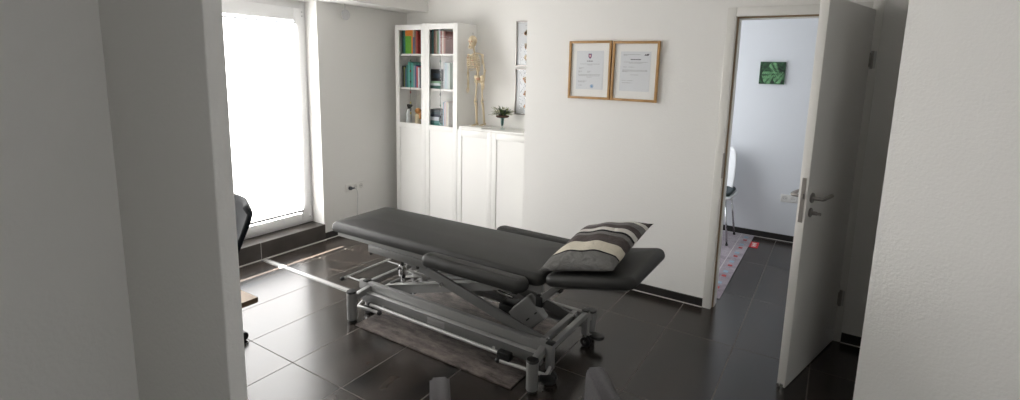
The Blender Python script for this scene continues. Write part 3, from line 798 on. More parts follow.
# spray bottle
sb = thing('spray_bottle', 'white spray bottle with black trigger on the bottom bookcase shelf', 'bottle', (-3.735, 3.91, z3))
bm = B(); lathe(bm, [(0, 0), (.030, 0), (.033, .006), (.033, .085), (.028, .11), (.014, .135), (.012, .15), (0, .15)], 20); obj('bottle', bm, mat('frosted_plastic', (.55, .58, .58), .3), sb, True)
bm = B(); cyl(bm, (0, 0, .146), (0, 0, .168), .014, n=14); box(bm, (-.018, -.010, .166), (.040, .010, .192), .004); box(bm, (.038, -.006, .176), (.050, .006, .188), .002)
tube(bm, [(.020, 0, .168), (.030, 0, .15), (.027, 0, .125)], .005, 8); obj('trigger_head', bm, M_blk, sb, True)
# orange brown figure (anatomical joint model)
jm = thing('joint_model', 'orange and cream anatomical joint model on the bottom bookcase shelf', 'model', (-3.615, 3.92, z3))
bm = B(); ell(bm, (0, 0, .13), (.036, .030, .030)); tube(bm, smoothpts([(.0, 0, .13), (.03, 0, .10), (.034, 0, .05)]), .015, 10); obj('joint_head', bm, mat('orange_brown', (.50, .22, .06), .5), jm, 'all')
bm = B(); cyl(bm, (-.005, 0, 0), (-.005, 0, .06), .032, .026, 18, bevel=.003); ell(bm, (-.008, -.004, .075), (.028, .025, .03)); obj('joint_base', bm, M_bone, jm, True)
cn = thing('small_can', 'small blue and green can beside the joint model', 'can', (-3.542, 3.92, z3))
bm = B(); cyl(bm, (0, 0, 0), (0, 0, .055), .024, n=18, bevel=.002); obj('can_body', bm, mat('can_blue', (.06, .12, .30), .4), cn, True)
bm = B(); cyl(bm, (0, 0, .055), (0, 0, .10), .024, n=18, bevel=.002); obj('can_lid', bm, mat('can_green', (.06, .25, .12), .4), cn, True)
# hanging bead strings inside the glass doors
def bead_string(x, z1_, n, step, cols, label):
    t = thing('bead_string', label, 'ornament', (x, YFc + .028, z1_), group=None)
    bm = B(); cyl(bm, (0, 0, -n * step), (0, 0, 0), .0018, n=6); obj('string', bm, M_blk, t)
    for k in range(n):
        bm = B(); ell(bm, (0, 0, -step * (k + .5)), (.0075, .006, .013), 10); obj('bead', bm, cols[k % len(cols)], t, 'all')
mg = mat('bead_green', (.01, .13, .05), .4); mr_ = mat('bead_red', (.25, .02, .02), .4); my = mat('bead_yellow', (.45, .35, .04), .4)
bead_string(-3.640, 1.735, 6, .105, [mg, mr_, M_blk, mr_, my, my], 'string of green, red and yellow beads hanging behind the left glass door')
bead_string(-3.250, 1.730, 6, .105, [mg, M_blk, mg, M_blk, mg, M_blk], 'string of green and black beads hanging behind the right glass door')

# ------------------------------------------------------------------ skeleton model on the low cabinet
sk = thing('skeleton_model', 'cream anatomical skeleton model standing on the low white cabinet', 'skeleton model', (-2.89, 3.975, 1.0645))
SY = 3.975
def skpart(name, bm, m=M_bone):
    o = obj(name, bm, m, None, 'all'); kids(sk, o); return o
bm = B(); box(bm, (-3.045, 3.875, 1.0645), (-2.785, 4.045, 1.0805), .004); skpart('stand_plate', bm, M_white)
bm = B(); cyl(bm, (-2.945, 4.03, 1.08), (-2.965, 4.035, 1.62), .004, n=8); cyl(bm, (-2.968, SY, 1.925), (-2.968, SY, 1.945), .003, n=8); skpart('stand_rod', bm, M_steel)
# skull
bm = B(); hc = V((-2.968, SY, 1.875))
ell(bm, hc, (.038, .046, .044), 18); ell(bm, hc + V((.004, -.022, -.032)), (.026, .022, .028), 14)
tube(bm, smoothpts([hc + V((-.024, -.005, -.04)), hc + V((-.016, -.035, -.066)), hc + V((.006, -.044, -.072)), hc + V((.024, -.032, -.064)), hc + V((.030, -.003, -.04))]), .008, 8)
skpart('skull', bm)
bm = B()
for dx in (-.011, .016): ell(bm, hc + V((dx, -.041, -.012)), (.009, .006, .009), 10)
ell(bm, hc + V((.003, -.045, -.030)), (.005, .004, .008), 8)
box(bm, hc + V((-.010, -.047, -.0535)), hc + V((.018, -.040, -.0505))); skpart('eye_socket', bm, M_bone2)
# spine
spine = smoothpts([hc + V((0, .006, -.03)), (-2.958, SY + .008, 1.78), (-2.945, SY + .02, 1.70), (-2.925, SY + .015, 1.62), (-2.905, SY + .004, 1.55), (-2.895, SY + .012, 1.50)], 5)
bm = B()
for i in range(len(spine) - 1):
    p_ = spine[i]; q_ = spine[i + 1]; cyl(bm, p_, p_.lerp(q_, .75), .0085 + .004 * i / len(spine), n=10)
tube(bm, spine, .005, 6)
skpart('spine', bm)
# rib cage
bm = B(); cc = [(-2.950 + .020 * t, SY - .005, 1.748 - .140 * t) for t in [i / 8 for i in range(9)]]
for i, (cx, cy, cz) in enumerate(cc):
    t = i / 8; w = .042 + .034 * math.sin(PI * min(1, t * .75 + .12)); d = .030 + .020 * math.sin(PI * min(1, t * .8 + .1))
    for s in (-1, 1):
        pts = []
        for k in range(9):
            a = PI * k / 8
            pts.append(V((cx + s * w * math.sin(a), cy + .018 - d * (1 - math.cos(a)) * .8, cz - .028 * (k / 8) + .012 * (k / 8) ** 3)))
        if i > 6: pts = pts[:6]
        tube(bm, pts, .0032, 6)
tube(bm, [(-2.952, SY - .062, 1.722), (-2.945, SY - .074, 1.64)], [.009, .005], 8, flat=.5)
skpart('rib_cage', bm)
bm = B()      # muscle coloured cartilage patches
for x_, y_, z_ in ((-2.985, -.05, 1.72), (-2.93, -.06, 1.69), (-2.92, -.055, 1.655), (-2.90, -.045, 1.63), (-2.995, -.035, 1.74), (-2.955, -.062, 1.665)): ell(bm, (x_, SY + y_, z_), (.016, .007, .006), 8)
skpart('costal_cartilage', bm, M_bone2)
# shoulder girdle
bm = B(); tube(bm, smoothpts([(-3.022, SY + .0, 1.722), (-2.985, SY - .045, 1.745), (-2.950, SY - .055, 1.735), (-2.905, SY - .045, 1.758), (-2.862, SY + .0, 1.745)]), .0055, 8); skpart('collar_bone', bm)
for xx, zz, s in ((-2.998, 1.69, 1), (-2.885, 1.70, -1)):
    bm = B(); a = [bm.verts.new(v) for v in ((xx - s * .026, SY + .022, zz + .04), (xx + s * .020, SY + .045, zz + .03), (xx + s * .008, SY + .045, zz - .05))]
    c = [bm.verts.new(v.co + V((0, .006, 0))) for v in a]; bm.faces.new(a); bm.faces.new(c[::-1])
    for i in range(3): bm.faces.new((a[i], a[(i + 1) % 3], c[(i + 1) % 3], c[i]))
    skpart('shoulder_blade', bm)
def limb(name, pts, rr, sm=3):
    bm = B(); tube(bm, pts, rr, 8); ell(bm, pts[0], (rr[0] * 1.25,) * 3, 10); ell(bm, pts[-1], (rr[-1] * 1.25,) * 3, 10); return bm
def arm(sh, el, wr, hand, s):
    sh, el, wr, hand = map(V, (sh, el, wr, hand))
    bm = limb('a', [sh, sh.lerp(el, .15), sh.lerp(el, .5), sh.lerp(el, .88), el], [.011, .008, .006, .007, .010]); skpart('upper_arm_bone', bm)
    bm = B()
    for o_ in (-.005, .005): tube(bm, [el + V((o_, 0, 0)), el.lerp(wr, .5) + V((o_ * 1.5, 0, 0)), wr + V((o_, 0, 0))], [.0055, .004, .0055], 8)
    skpart('forearm_bones', bm)
    bm = B(); ell(bm, wr, (.011, .008, .008), 10)
    for k in range(5):
        f = (k - 2) * .0055; L_ = (.030, .044, .048, .044, .036)[k]
        tube(bm, [wr + V((f * .5, 0, 0)), wr + V((f * 1.1, -.002, -.022)), wr + V((f * 1.3, -.006, -.022 - L_ * .5)), wr + V((f * 1.3, -.012, -.022 - L_))], [.003, .0026, .0024, .0018], 6)
    skpart('hand_bones', bm)
arm((-3.024, SY, 1.715), (-3.028, SY + .01, 1.575), (-3.008, SY - .012, 1.455), None or (-3.0, SY, 1.4), 1)
arm((-2.858, SY, 1.738), (-2.838, SY + .012, 1.600), (-2.835, SY - .01, 1.485), (-2.83, SY, 1.4), -1)
# pelvis
bm = B()
for s in (-1, 1):
    c0 = V((-2.893, SY, 1.525))
    ell(bm, c0 + V((s * .032, .002, .005)), (.024, .012, .030), 12, Matrix.Rotation(s * .5, 4, 'Y'))
    tube(bm, smoothpts([c0 + V((s * .042, 0, -.010)), c0 + V((s * .030, -.018, -.035)), c0 + V((s * .004, -.026, -.030))]), .006, 8)
ell(bm, V((-2.893, SY + .014, 1.515)), (.016, .010, .026), 10)
skpart('pelvis', bm)
bm = B(); ell(bm, (-2.895, SY - .008, 1.522), (.026, .014, .014), 10); skpart('pelvic_disc', bm, M_bone2)
def leg(hip, kn, an):
    hip, kn, an = map(V, (hip, kn, an))
    bm = B(); tube(bm, [hip, hip + V((0, 0, -.012)), hip.lerp(kn, .2), hip.lerp(kn, .6), kn + V((0, 0, .02)), kn], [.010, .011, .008, .007, .010, .014], 10); ell(bm, hip + V((.006, 0, .006)), (.013,) * 3, 10); skpart('thigh_bone', bm)
    bm = B(); ell(bm, kn + V((0, -.014, 0)), (.009, .006, .011), 10); skpart('knee_cap', bm)
    bm = B(); tube(bm, [kn + V((-.002, 0, -.008)), kn.lerp(an, .2), kn.lerp(an, .7), an], [.013, .008, .006, .009], 10); tube(bm, [kn + V((.012, .004, -.02)), an + V((.010, .002, 0))], .0035, 6); skpart('shin_bones', bm)
    bm = B(); ell(bm, an + V((0, .012, -.012)), (.012, .018, .012), 10)
    for k in range(5):
        f = (k - 2) * .006; tube(bm, [an + V((f * .5, -.004, -.010)), an + V((f, -.035, -.016)), an + V((f * 1.2, -.062 + abs(k - 1) * .004, -.021))], [.0048, .0036, .003], 6)
    skpart('foot_bones', bm)
leg((-2.918, SY, 1.505), (-2.924, SY - .008, 1.315), (-2.920, SY + .005, 1.108))
leg((-2.862, SY, 1.505), (-2.846, SY - .008, 1.318), (-2.832, SY + .005, 1.115))

sk.location.x += .044; sk.location.y -= .060
# ------------------------------------------------------------------ plant arrangement in a glass vase
pt = thing('plant_arrangement', 'small green plant arrangement in a stemmed glass on the low cabinet', 'plant', (-2.612, 3.965, 1.0645))
bm = B(); lathe(bm, [(0, 0), (.026, 0), (.026, .004), (.006, .010), (.005, .022), (.012, .032), (.016, .05), (.018, .095), (.034, .118), (.0325, .118), (.016, .095), (.014, .05), (0, .034)], 24); obj('glass_vase', bm, glass_mat('vase_glass', (.86, .93, .92), .9), pt, True)
bm = B(); cyl(bm, (0, 0, .034), (0, 0, .106), .009, .011, 10); obj('stem_bundle', bm, mat('dark_stems', (.012, .05, .05), .6), pt, True)
bm = B(); lathe(bm, [(0, .108), (.050, .110), (.062, .118), (.060, .128), (.03, .134), (0, .135)], 22); obj('bark_dish', bm, mat('bark_brown', (.07, .035, .022), .8, bump=.6, bscale=80), pt, True)
rg = random.Random(5)
def leaf(bm, base, dirv, L_, w):
    d = V(dirv).normalized(); s = d.cross(V((0, 0, 1)));
    if s.length < .05: s = V((1, 0, 0))
    s.normalize(); n_ = s.cross(d)
    b0 = V(base); pts = [(0, .25), (.35, 1), (.7, .7), (1, 0.06)]
    up_ = []; lo_ = []
    for t, ww in pts:
        c = b0 + d * (L_ * t) + V((0, 0, -L_ * .25 * t * t)); up_.append((bm.verts.new(c + s * w * ww / 2 + n_ * .001), bm.verts.new(c - s * w * ww / 2 + n_ * .001), bm.verts.new(c - n_ * .0012)))
    for a, c in zip(up_, up_[1:]):
        for i in range(3): bm.faces.new((a[i], a[(i + 1) % 3], c[(i + 1) % 3], c[i]))
for nm, cnt, col, ln, wd in (('leaf_tuft', 90, (.060, .095, .035), .055, .012), ('pale_leaf_tuft', 34, (.26, .28, .10), .065, .009), ('blue_grey_rosette', 26, (.05, .06, .10), .035, .014)):
    bm = B()
    for k in range(cnt):
        a = rg.uniform(0, 2 * PI); r_ = rg.uniform(0, .045) if nm != 'blue_grey_rosette' else rg.uniform(0, .02)
        e = rg.uniform(.15, 1.35); cx = .018 if nm == 'blue_grey_rosette' else 0; ln_ = ln * 1.45
        leaf(bm, (cx + r_ * math.cos(a), r_ * math.sin(a) - (.02 if cx else 0), .130 + rg.uniform(0, .02)), (math.cos(a) * math.cos(e), math.sin(a) * math.cos(e), math.sin(e)), ln_ * rg.uniform(.7, 1.35), wd * 1.25)
    obj(nm, bm, mat(nm + '_green', col, .6), pt)
bm = B()
for k in range(12):
    a = rg.uniform(0, 2 * PI); e = rg.uniform(.3, 1.2); L_ = rg.uniform(.08, .13)
    tube(bm, [(0, 0, .13), (math.cos(a) * math.cos(e) * L_ * .6, math.sin(a) * math.cos(e) * L_ * .6, .13 + math.sin(e) * L_ * .7), (math.cos(a) * math.cos(e) * L_, math.sin(a) * math.cos(e) * L_, .13 + math.sin(e) * L_ * .8)], .0012, 5)
obj('grass_blades', bm, mat('blade_green', (.10, .13, .05), .7), pt)
bm = B()
for k in range(5):
    a = k * 1.25; ell(bm, (-.02 + .012 * math.cos(a), -.045 + .004 * math.sin(a), .155 + .012 * math.sin(a)), (.015, .006, .015), 8)
for q in ((-.045, -.02, .165), (.05, -.01, .175), (.03, -.035, .19)): ell(bm, q, (.010, .008, .009), 8)
obj('white_blossom', bm, mat('blossom', (.62, .58, .50), .7), pt, 'all')

# ------------------------------------------------------------------ framed posters in the niche
def poster(z0, z1, label, seed):
    t = thing('poster_frame', label, 'poster', (-2.395, YB - .002, z0))
    x0, x1 = -2.560, -2.23; L = []
    bm = B(); w = .010; y0, y1 = YB - .026, YB - .003
    box(bm, (x0, y0, z0), (x0 + w, y1, z1), .002); box(bm, (x1 - w, y0, z0), (x1, y1, z1), .002); box(bm, (x0 + w, y0, z0), (x1 - w, y1, z0 + w), .002); box(bm, (x0 + w, y0, z1 - w), (x1 - w, y1, z1), .002)
    L.append(obj('frame', bm, M_steel, None, True))
    bm = B(); box(bm, (x0 + w, y1 - .008, z0 + w), (x1 - w, y1 - .004, z1 - w)); L.append(obj('print', bm, mat('poster_paper', (.62, .64, .66), .6), None))
    g = random.Random(seed); bm = B()
    for (u, v, a, b_) in ((.10, .76, .045, .055), (.11, .46, .035, .04), (.25, .62, .05, .05), (.26, .30, .05, .06), (.12, .20, .045, .045)):
        cx = x0 + u; cz = z0 + v * (z1 - z0)
        for k in range(4):
            aa = g.uniform(0, 6.28); b2 = B(); cyl(b2, (cx + .012 * math.cos(aa), y1 - .0085, cz + .015 * math.sin(aa)), (cx + .012 * math.cos(aa), y1 - .0078, cz + .015 * math.sin(aa)), a * g.uniform(.28, .5), n=12); merge(bm, b2, None, k % 2)
    L.append(obj('anatomy_drawing', bm, [mat('poster_tan', (.55, .42, .22), .7), mat('poster_orange', (.50, .25, .10), .7)], None))
    bm = B()
    box(bm, (x0 + .09, y1 - .0085, z1 - .042), (x0 + .17, y1 - .0079, z1 - .034))
    for k in range(9): box(bm, (x0 + .045 + (k % 3) * .05, y1 - .0085, z0 + .05 + (k // 3) * .12), (x0 + .07 + (k % 3) * .05, y1 - .0079, z0 + .054 + (k // 3) * .12))
    L.append(obj('caption', bm, mat('caption_grey', (.45, .46, .48), .8), None))
    bm = B(); box(bm, (x0 + w, y0 + .004, z0 + w), (x1 - w, y0 + .006, z1 - w)); L.append(obj('glass_pane', bm, M_pglass, None))
    kids(t, *L)
poster(1.648, 2.052, 'upper framed anatomy poster in the niche above the plant', 2)
poster(1.200, 1.625, 'lower framed anatomy poster in the niche above the plant', 4)

# ------------------------------------------------------------------ certificates on the wall
def cert(x0, x1, z0, z1, label, kind, tilt=0):
    t = thing('certificate_frame', label, 'framed certificate', ((x0 + x1) / 2, YC - .001, z0), (0, tilt, 0))
    W = x1 - x0; Hh = z1 - z0; w = .017; hx = W / 2
    y0, y1 = -.024, -.001
    bm = B(); box(bm, (-hx, y0, 0), (-hx + w, y1, Hh), .0015); box(bm, (hx - w, y0, 0), (hx, y1, Hh), .0015); box(bm, (-hx + w, y0, 0), (hx - w, y1, w), .0015); box(bm, (-hx + w, y0, Hh - w), (hx - w, y1, Hh), .0015)
    obj('frame', bm, M_oak, t, True)
    bm = B(); box(bm, (-hx + w, -.010, w), (hx - w, -.006, Hh - w)); obj('mat_board', bm, M_mat, t)
    px0, px1, pz0, pz1 = -hx + .060, hx - .060, .072, Hh - .072
    bm = B(); box(bm, (px0, -.0112, pz0), (px1, -.0098, pz1)); pp = obj('certificate_paper', bm, M_paper, t)
    def ln(bm, u0, u1, v, hgt=.0032, mi=0):
        W_ = px1 - px0; H_ = pz1 - pz0
        u = u0
        g = random.Random(int(v * 999) + int(u0 * 99))
        while u < u1:
            l = min(g.uniform(.03, .09), u1 - u); box(bm, (px0 + u * W_, -.0120, pz0 + v * H_ - hgt / 2), (px0 + (u + l) * W_, -.0111, pz0 + v * H_ + hgt / 2), 0, mi=mi); u += l + .018
    bm = B()
    if kind == 0:
        ln(bm, .40, .60, .735, .006, 1)
        for a, b_, v in ((.14, .86, .66), (.42, .58, .635), (.10, .28, .56), (.10, .22, .535), (.08, .22, .475), (.42, .54, .475), (.08, .2, .45), (.42, .52, .45), (.08, .90, .385), (.10, .86, .355), (.40, .58, .32), (.08, .42, .215), (.08, .34, .19), (.10, .24, .105)): ln(bm, a, b_, v)
    else:
        ln(bm, .34, .68, .80, .006, 1)
        for a, b_, v in ((.10, .66, .925), (.10, .24, .905), (.12, .90, .735), (.30, .72, .71), (.10, .22, .61), (.28, .50, .61), (.08, .90, .535), (.08, .90, .51), (.08, .26, .49), (.36, .62, .415), (.08, .22, .27), (.26, .46, .27), (.1, .42, .21)): ln(bm, a, b_, v)
    obj('lettering', bm, [M_ink, M_ink2], pp)
    if kind == 0:
        cx = 0; cz = pz0 + .865 * (pz1 - pz0)
        bm = B(); pr = [(-.013, .018), (.013, .018), (.013, -.004), (.008, -.014), (0, -.020), (-.008, -.014), (-.013, -.004)]
        a = [bm.verts.new((cx + x, -.0122, cz + z)) for x, z in pr]; c = [bm.verts.new((cx + x, -.0111, cz + z)) for x, z in pr]
        bm.faces.new(a); bm.faces.new(c[::-1])
        for i in range(len(pr)): bm.faces.new((a[i], c[i], c[(i + 1) % 7], a[(i + 1) % 7]))
        o = obj('crest', bm, M_crestb, pp)
        bm = B(); box(bm, (-.009, -.0128, cz - .010), (.009, -.0121, cz + .012)); obj('crest_field', bm, M_red, pp)
        bm = B(); box(bm, (-.003, -.0133, cz - .007), (.003, -.0127, cz + .009)); box(bm, (-.006, -.0133, cz), (.006, -.0127, cz + .003)); obj('crest_emblem', bm, M_mat, pp)
        bm = B(); b2 = B(); lathe(b2, [(0, 0), (.013, 0), (.013, .0009), (0, .0009)], 20); merge(bm, b2, Matrix.Translation((.022, -.0111, pz0 + .024)) @ Matrix.Rotation(PI / 2, 4, 'X'))
        obj('stamp', bm, M_blue, pp)
        bm = B(); b2 = B(); lathe(b2, [(.007, 0), (.0095, 0), (.0095, .0006), (.007, .0006)], 20); merge(bm, b2, Matrix.Translation((.022, -.0120, pz0 + .024)) @ Matrix.Rotation(PI / 2, 4, 'X')); obj('stamp_ring', bm, M_paper, pp)
    else:
        W_ = px1 - px0; H_ = pz1 - pz0
        bm = B(); x_ = px0 + .78 * W_; z_ = pz0 + .900 * H_
        a = [(0, 0), (.030, 0), (.036, .012), (.022, .012), (.014, .006), (.010, .012)]
        vs_ = [bm.verts.new((x_ + p_, -.0120, z_ + q_)) for p_, q_ in a]; vt_ = [bm.verts.new((x_ + p_, -.0111, z_ + q_)) for p_, q_ in a]
        bm.faces.new(vs_); bm.faces.new(vt_[::-1])
        for i in range(6): bm.faces.new((vs_[i], vt_[i], vt_[(i + 1) % 6], vs_[(i + 1) % 6]))
        obj('logo', bm, M_ink2, pp)
    bm = B(); box(bm, (-hx + w, -.0190, w), (hx - w, -.0170, Hh - w)); obj('glass_pane', bm, M_pglass, t)
cert(-1.763, -1.426, 1.410, 1.838, 'oak-framed certificate with red crest and blue round stamp, left of the pair', 0, -.004)
cert(-1.419, -1.078, 1.409, 1.833, 'oak-framed certificate with black corner logo, right of the pair nearer the door', 1, .006)

# ------------------------------------------------------------------ sockets and cords
def socket(name, cx, cy, z, n, nx, label):
    """socket strip on a wall; nx True: wall faces +X, else faces -Y"""
    L = .074 * n - .002
    t = thing(name, label, 'socket', (cx, cy, z), (0, 0, PI / 2 if nx else 0))
    bm = B(); box(bm, (-L / 2, -.009, -.038), (L / 2, -.0005, .038), .003); obj('cover_plate', bm, M_white, t, True)
    for k in range(n):
        x = (k - (n - 1) / 2) * .071
        bm = B(); Mx = Matrix.Translation((x, -.0088, 0)) @ Matrix.Rotation(PI / 2, 4, 'X')
        lathe(bm, [(.024, 0), (.0255, .0018), (.023, .0018), (.0195, -.0), (.0195, .0004), (0, .0004)], 24, Mx); s_ = obj('socket_well', bm, mat('socket_inner', (.66, .65, .62), .5), t, True)
        bm = B()
        for dx in (-.0095, .0095): cyl(bm, (x + dx, -.0094, 0), (x + dx, -.0104, 0), .003, n=8)
        obj('contact_hole', bm, M_blk, s_)
    return t
socket('wall_socket', XA, 3.353, .441, 3, True, 'white triple wall socket on the wall between window and bookcase')
# Note: local -Y maps to +X after the quarter turn
pc = thing('power_cord', 'dark plug with pale grey cord in the left well of the triple socket', 'power cord', (XA + .012, 3.283, .441))
bm = B(); cyl(bm, (.0, 0, 0), (.028, 0, 0), .018, .017, 16, bevel=.003); box(bm, (.018, -.006, -.008), (.036, .034, .006), .004); obj('plug', bm, M_plug, pc, True)
bm = B(); tube(bm, smoothpts([(.030, .030, -.002), (.034, .048, -.010), (.036, .062, -.040), (.036, .066, -.090), (.036, .058, -.16), (.036, .054, -.28), (.040, .07, -.40), (.09, .16, -.434), (.22, .02, -.434), (.40, -.10, -.434)], 6), .003, 8); obj('cord', bm, M_cable, pc, 'all')
socket('wall_socket', -.315, YF, .430, 2, False, 'white double wall socket low on the wall of the next room')

# disc hanging from the soffit
hd = thing('hanging_disc', 'small grey disc hanging from the soffit beside the window', 'sensor', (-3.86, 3.235, 2.171))
bm = B(); box(bm, (-.002, -.009, -.060), (.002, .001, 0), .0005); obj('strap', bm, M_rail, hd)
bm = B(); cyl(bm, (-.006, .004, -.098), (.006, .004, -.098), .046, n=28, bevel=.003); obj('disc', bm, M_disc, hd, True)

# ------------------------------------------------------------------ left: desk corner and office chair
dk = thing('desk', 'beech desk corner poking out from behind the front wall', 'desk', (-2.45, .83, 0))
L = []
bm = B(); box(bm, (-3.05, .605, .700), (-1.832, 1.068, .7199)); box(bm, (-3.05, .605, .6985), (-1.832, 1.068, .7002), mi=1); L.append(obj('desk_top', bm, [M_desk, M_deskedge], None))
bm = B()
for a in ((-3.05, .605, .700, -1.832, .607, .72), (-1.8335, .605, .70, -1.8305, 1.0685, .7195), (-3.05, 1.0665, .70, -1.8305, 1.0695, .7195)): box(bm, a[:3], a[3:])
L.append(obj('edge_band', bm, M_deskedge, None))
for x in (-2.98, -1.98):
    for y in (.66, .95):
        bm = B(); box(bm, (x - .02, y - .02, 0), (x + .02, y + .02, .699), .002); L.append(obj('leg', bm, M_met2, None))
kids(dk, *L)

oc = thing('office_chair', 'black shell office chair standing behind the beech desk corner', 'chair', (-3.03, 1.40, 0), (0, 0, 0))
def shell(bm, pts_fn, nu, nv, th_):
    g = [[V(pts_fn(i / nu, j / nv)) for i in range(nu + 1)] for j in range(nv + 1)]
    a = [[bm.verts.new(p) for p in r] for r in g]
    for j in range(nv):
        for i in range(nu): bm.faces.new((a[j][i], a[j][i + 1], a[j + 1][i + 1], a[j + 1][i]))
bm = B()
def backf(u, v):
    z = .40 + .465 * v
    hw = (.21 + .19 * v ** .8) * (1 if v < .9 else math.sqrt(max(0, 1 - ((v - .9) / .1) ** 2 * .35)))
    x = .10 + (u - .5) * 2 * hw; y = .10 - .05 * (1 - v) + .06 * v - .12 * ((u - .5) * 2) ** 2
    return (x, y + .04, z)
shell(bm, backf, 14, 14, .02)
o = obj('backrest', bm, M_navy, oc, 'all'); md = o.modifiers.new('t', 'SOLIDIFY'); md.thickness = .025; md.offset = 0
bm = B(); cushion(bm, .23, .21, .06, .09, .03, Matrix.Translation((0, -.06, .39))); obj('seat', bm, M_navy, oc, 'all')
bm = B(); cyl(bm, (0, 0, .10), (0, 0, .39), .025, n=16); obj('gas_column', bm, M_blk, oc, True)
for k in range(5):
    a = k * 2 * PI / 5 + PI / 5
    bm = B(); bar(bm, (0, 0, .10), (.24 * math.cos(a), .24 * math.sin(a), .075), .04, .025, .004); s_ = obj('leg', bm, M_blk, oc)
    bm = B(); cx, cy = .245 * math.cos(a), .245 * math.sin(a)
    cyl(bm, (cx - .022, cy, .027), (cx + .022, cy, .027), .027, n=18); cyl(bm, (cx, cy, .03), (cx, cy, .08), .006, n=8); obj('castor', bm, M_blk, s_, True)

# ------------------------------------------------------------------ foreground tweed armchair
ac = thing('armchair', 'grey tweed armchair in the foreground, only its two arm tips in view', 'armchair', (-.62, 1.10, 0))
d_ = V((.66, -.75, 0)).normalized()      # towards the back of the chair
l_ = V((.75, .66, 0)).normalized()       # across
def arm_block(bm, tip, w, zt, length, drop, flare):
    """upholstered arm: tip face slightly leaning, top sloping down to the back"""
    tip = V(tip); prof = [(0.012, zt), (length, zt - drop), (length, .30), (-.03, .30), (-.006, zt - .03)]
    b2 = B(); rows = []
    for s, f in ((-w / 2, 0), (w / 2, flare)):
        rows.append([b2.verts.new(V((tip.x, tip.y, 0)) + d_ * x + l_ * (s + f * (zt - z)) + V((0, 0, z))) for x, z in prof])
    b2.faces.new(rows[0]); b2.faces.new(rows[1][::-1])
    for i in range(len(prof)): b2.faces.new((rows[0][i], rows[1][i], rows[1][(i + 1) % len(prof)], rows[0][(i + 1) % len(prof)]))
    bmesh.ops.recalc_face_normals(b2, faces=b2.faces)
    bmesh.ops.bevel(b2, geom=b2.edges[:], offset=.010, segments=3, affect='EDGES')
    merge(bm, b2)
L = []
bm = B(); arm_block(bm, (-.985, 1.158, 0), .062, .655, .50, .02, .05); L.append(obj('arm', bm, M_tweed, None, 'all'))
bm = B(); arm_block(bm, (-.590, 1.475, 0), .056, .668, .50, .02, .05); L.append(obj('arm', bm, M_tweed, None, 'all'))
mid = V((-.804, 1.302, 0))
def loc_frame(o_): return Matrix(((l_.x, d_.x, 0, o_.x), (l_.y, d_.y, 0, o_.y), (0, 0, 1, 0), (0, 0, 0, 1)))
bm = B(); box(bm, (-.205, .10, .28), (.205, .50, .43), .03, 4, loc_frame(mid)); L.append(obj('seat', bm, M_tweed, None, 'all'))
bm = B(); box(bm, (-.24, .46, .30), (.24, .56, .76), .03, 4, loc_frame(mid)); L.append(obj('backrest', bm, M_tweed, None, 'all'))
for a in (-.22, .22):
    for b_ in (.04, .50):
        bm = B(); p_ = mid + l_ * a + d_ * b_; cyl(bm, (p_.x, p_.y, 0), (p_.x, p_.y, .31), .014, .02, 12); L.append(obj('leg', bm, M_blk, None, True))
kids(ac, *L)

# ------------------------------------------------------------------ next room: pictures and chair
def canvas(x0, x1, z0, z1, label):
    t = tag(None or obj('canvas_picture', (lambda b: (box(b, (-(x1 - x0) / 2, -.022, 0), ((x1 - x0) / 2, -.001, z1 - z0), .001), b)[1])(B()), M_leafp), label, 'picture')
    t.location = ((x0 + x1) / 2, YF, z0)
    g = random.Random(3 if x0 < -.4 else 9); Wd = x1 - x0; Hd = z1 - z0
    for (ax_, az_, dx_, dz_) in ((-.9, .40, 1.7, .06), (-.15, .98, .75, -.70), (-.55, .02, .55, .40), (.25, .05, .65, .45)):
        b2 = B()
        for k in range(11):
            f = (k + .5) / 11; cx = (ax_ + dx_ * f) * Wd / 2; cz = (az_ + dz_ * f) * Hd; L_ = .050 * (1 - .6 * f) * Hd / .21
            for s_ in (-1, 1):
                a0 = math.atan2(dz_ * Hd, dx_ * Wd / 2) + s_ * 1.0
                q = [(0, 0), (.5, .10), (1, 0), (.5, -.10)]
                vv = []
                for u, w in q:
                    X_ = cx + L_ * (u * math.cos(a0) - w * 1.6 * math.sin(a0)); Z_ = cz + L_ * (u * math.sin(a0) + w * 1.6 * math.cos(a0))
                    vv.append(b2.verts.new((max(-Wd / 2 + .001, min(Wd / 2 - .001, X_)), -.0226 - .0002 * (k % 2), max(.001, min(Hd - .001, Z_)))))
                b2.faces.new(vv)
        fo = obj('fern_frond', b2, M_frond, t)
    return t
canvas(-.682, -.462, 1.530, 1.742, 'square canvas of green fern leaves on the wall of the next room')
canvas(-.195, .02, 1.535, 1.748, 'second leaf canvas on the far wall, mostly hidden by the open door')
fc = thing('side_chair', 'white shell chair with a dark grey seat pad in the next room', 'chair', (-.965, 5.27, .0085), (0, 0, PI / 2))
bm = B()
def bkf(u, v):
    z = .46 + .44 * v; hw = .165 + .015 * math.sin(PI * v)
    if v > .88: hw *= 1 - (v - .88) * 1.2
    return (.19 + .035 * v - .09 * ((u - .5) * 2) ** 2, (u - .5) * 2 * hw, z)
shell(bm, bkf, 12, 12, .01)
o = obj('backrest', bm, mat('white_shell', (.78, .79, .80), .35), fc, 'all'); md = o.modifiers.new('t', 'SOLIDIFY'); md.thickness = .010
bm = B(); cushion(bm, .21, .21, .03, .06, .012, Matrix.Translation((0, 0, .432))); obj('seat_shell', bm, MATS['white_shell'], fc, 'all')
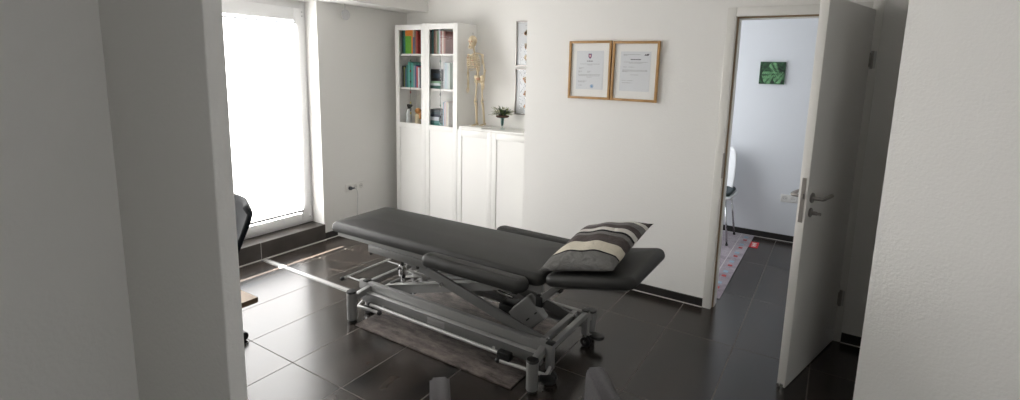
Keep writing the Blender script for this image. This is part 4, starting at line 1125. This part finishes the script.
bm = B(); cushion(bm, .19, .19, .035, .05, .016, Matrix.Translation((0, 0, .466))); obj('seat_pad', bm, mat('grey_pad', (.045, .06, .065), .8), fc, 'all')
for sx in (-1, 1):
    for sy in (-1, 1):
        bm = B(); tube(bm, [(sx * .15, sy * .15, .435), (sx * .205, sy * .205, .012)], .009, 10); s_ = obj('leg', bm, M_chr, fc, 'all')
        bm = B(); cyl(bm, (sx * .205, sy * .205, .0), (sx * .205, sy * .205, .016), .012, n=10); obj('glide', bm, M_blk, s_)

# ------------------------------------------------------------------ light
W = bpy.data.worlds.new('sky'); S.world = W; W.use_nodes = True
bg = W.node_tree.nodes['Background']; bg.inputs[0].default_value = (.80, .89, 1, 1); bg.inputs[1].default_value = 8.0
sd = bpy.data.lights.new('sun', 'SUN'); sd.energy = 190; sd.angle = math.radians(.35); sd.color = (1, .95, .88)
so = bpy.data.objects.new('sun', sd); COL.objects.link(so)
dv = V((1, .26, -.64)).normalized(); so.rotation_euler = dv.to_track_quat('-Z', 'Y').to_euler()
def area(name, loc, dirv, sx, sy, e, c):
    d = bpy.data.lights.new(name, 'AREA'); d.shape = 'RECTANGLE'; d.size = sx; d.size_y = sy; d.energy = e; d.color = c
    o = bpy.data.objects.new(name, d); COL.objects.link(o); o.location = loc; o.rotation_euler = V(dirv).to_track_quat('-Z', 'Y').to_euler(); return o
# area lamp for the next room's unseen window; added unseen fill behind the camera
area('next_room_daylight', (-1.98, 4.65, 1.35), (1, .05, -.05), 1.3, 1.5, 30, (.92, .955, 1))
area('corridor_fill', (1.45, -.75, 1.55), (-.15, 1, -.04), .9, 1.2, 13, (1, .985, .955))  # unseen fill added to brighten the open door and corridor walls

S.view_settings.view_transform = 'Standard'; S.view_settings.look = 'None'; S.view_settings.gamma = 1; S.view_settings.exposure = -.15
S.view_settings.use_curve_mapping = False
S.cycles.use_denoising = True
try: S.cycles.denoiser = 'OPENIMAGEDENOISE'
except Exception: pass
S.cycles.max_bounces = 10; S.cycles.diffuse_bounces = 6; S.cycles.transparent_max_bounces = 12
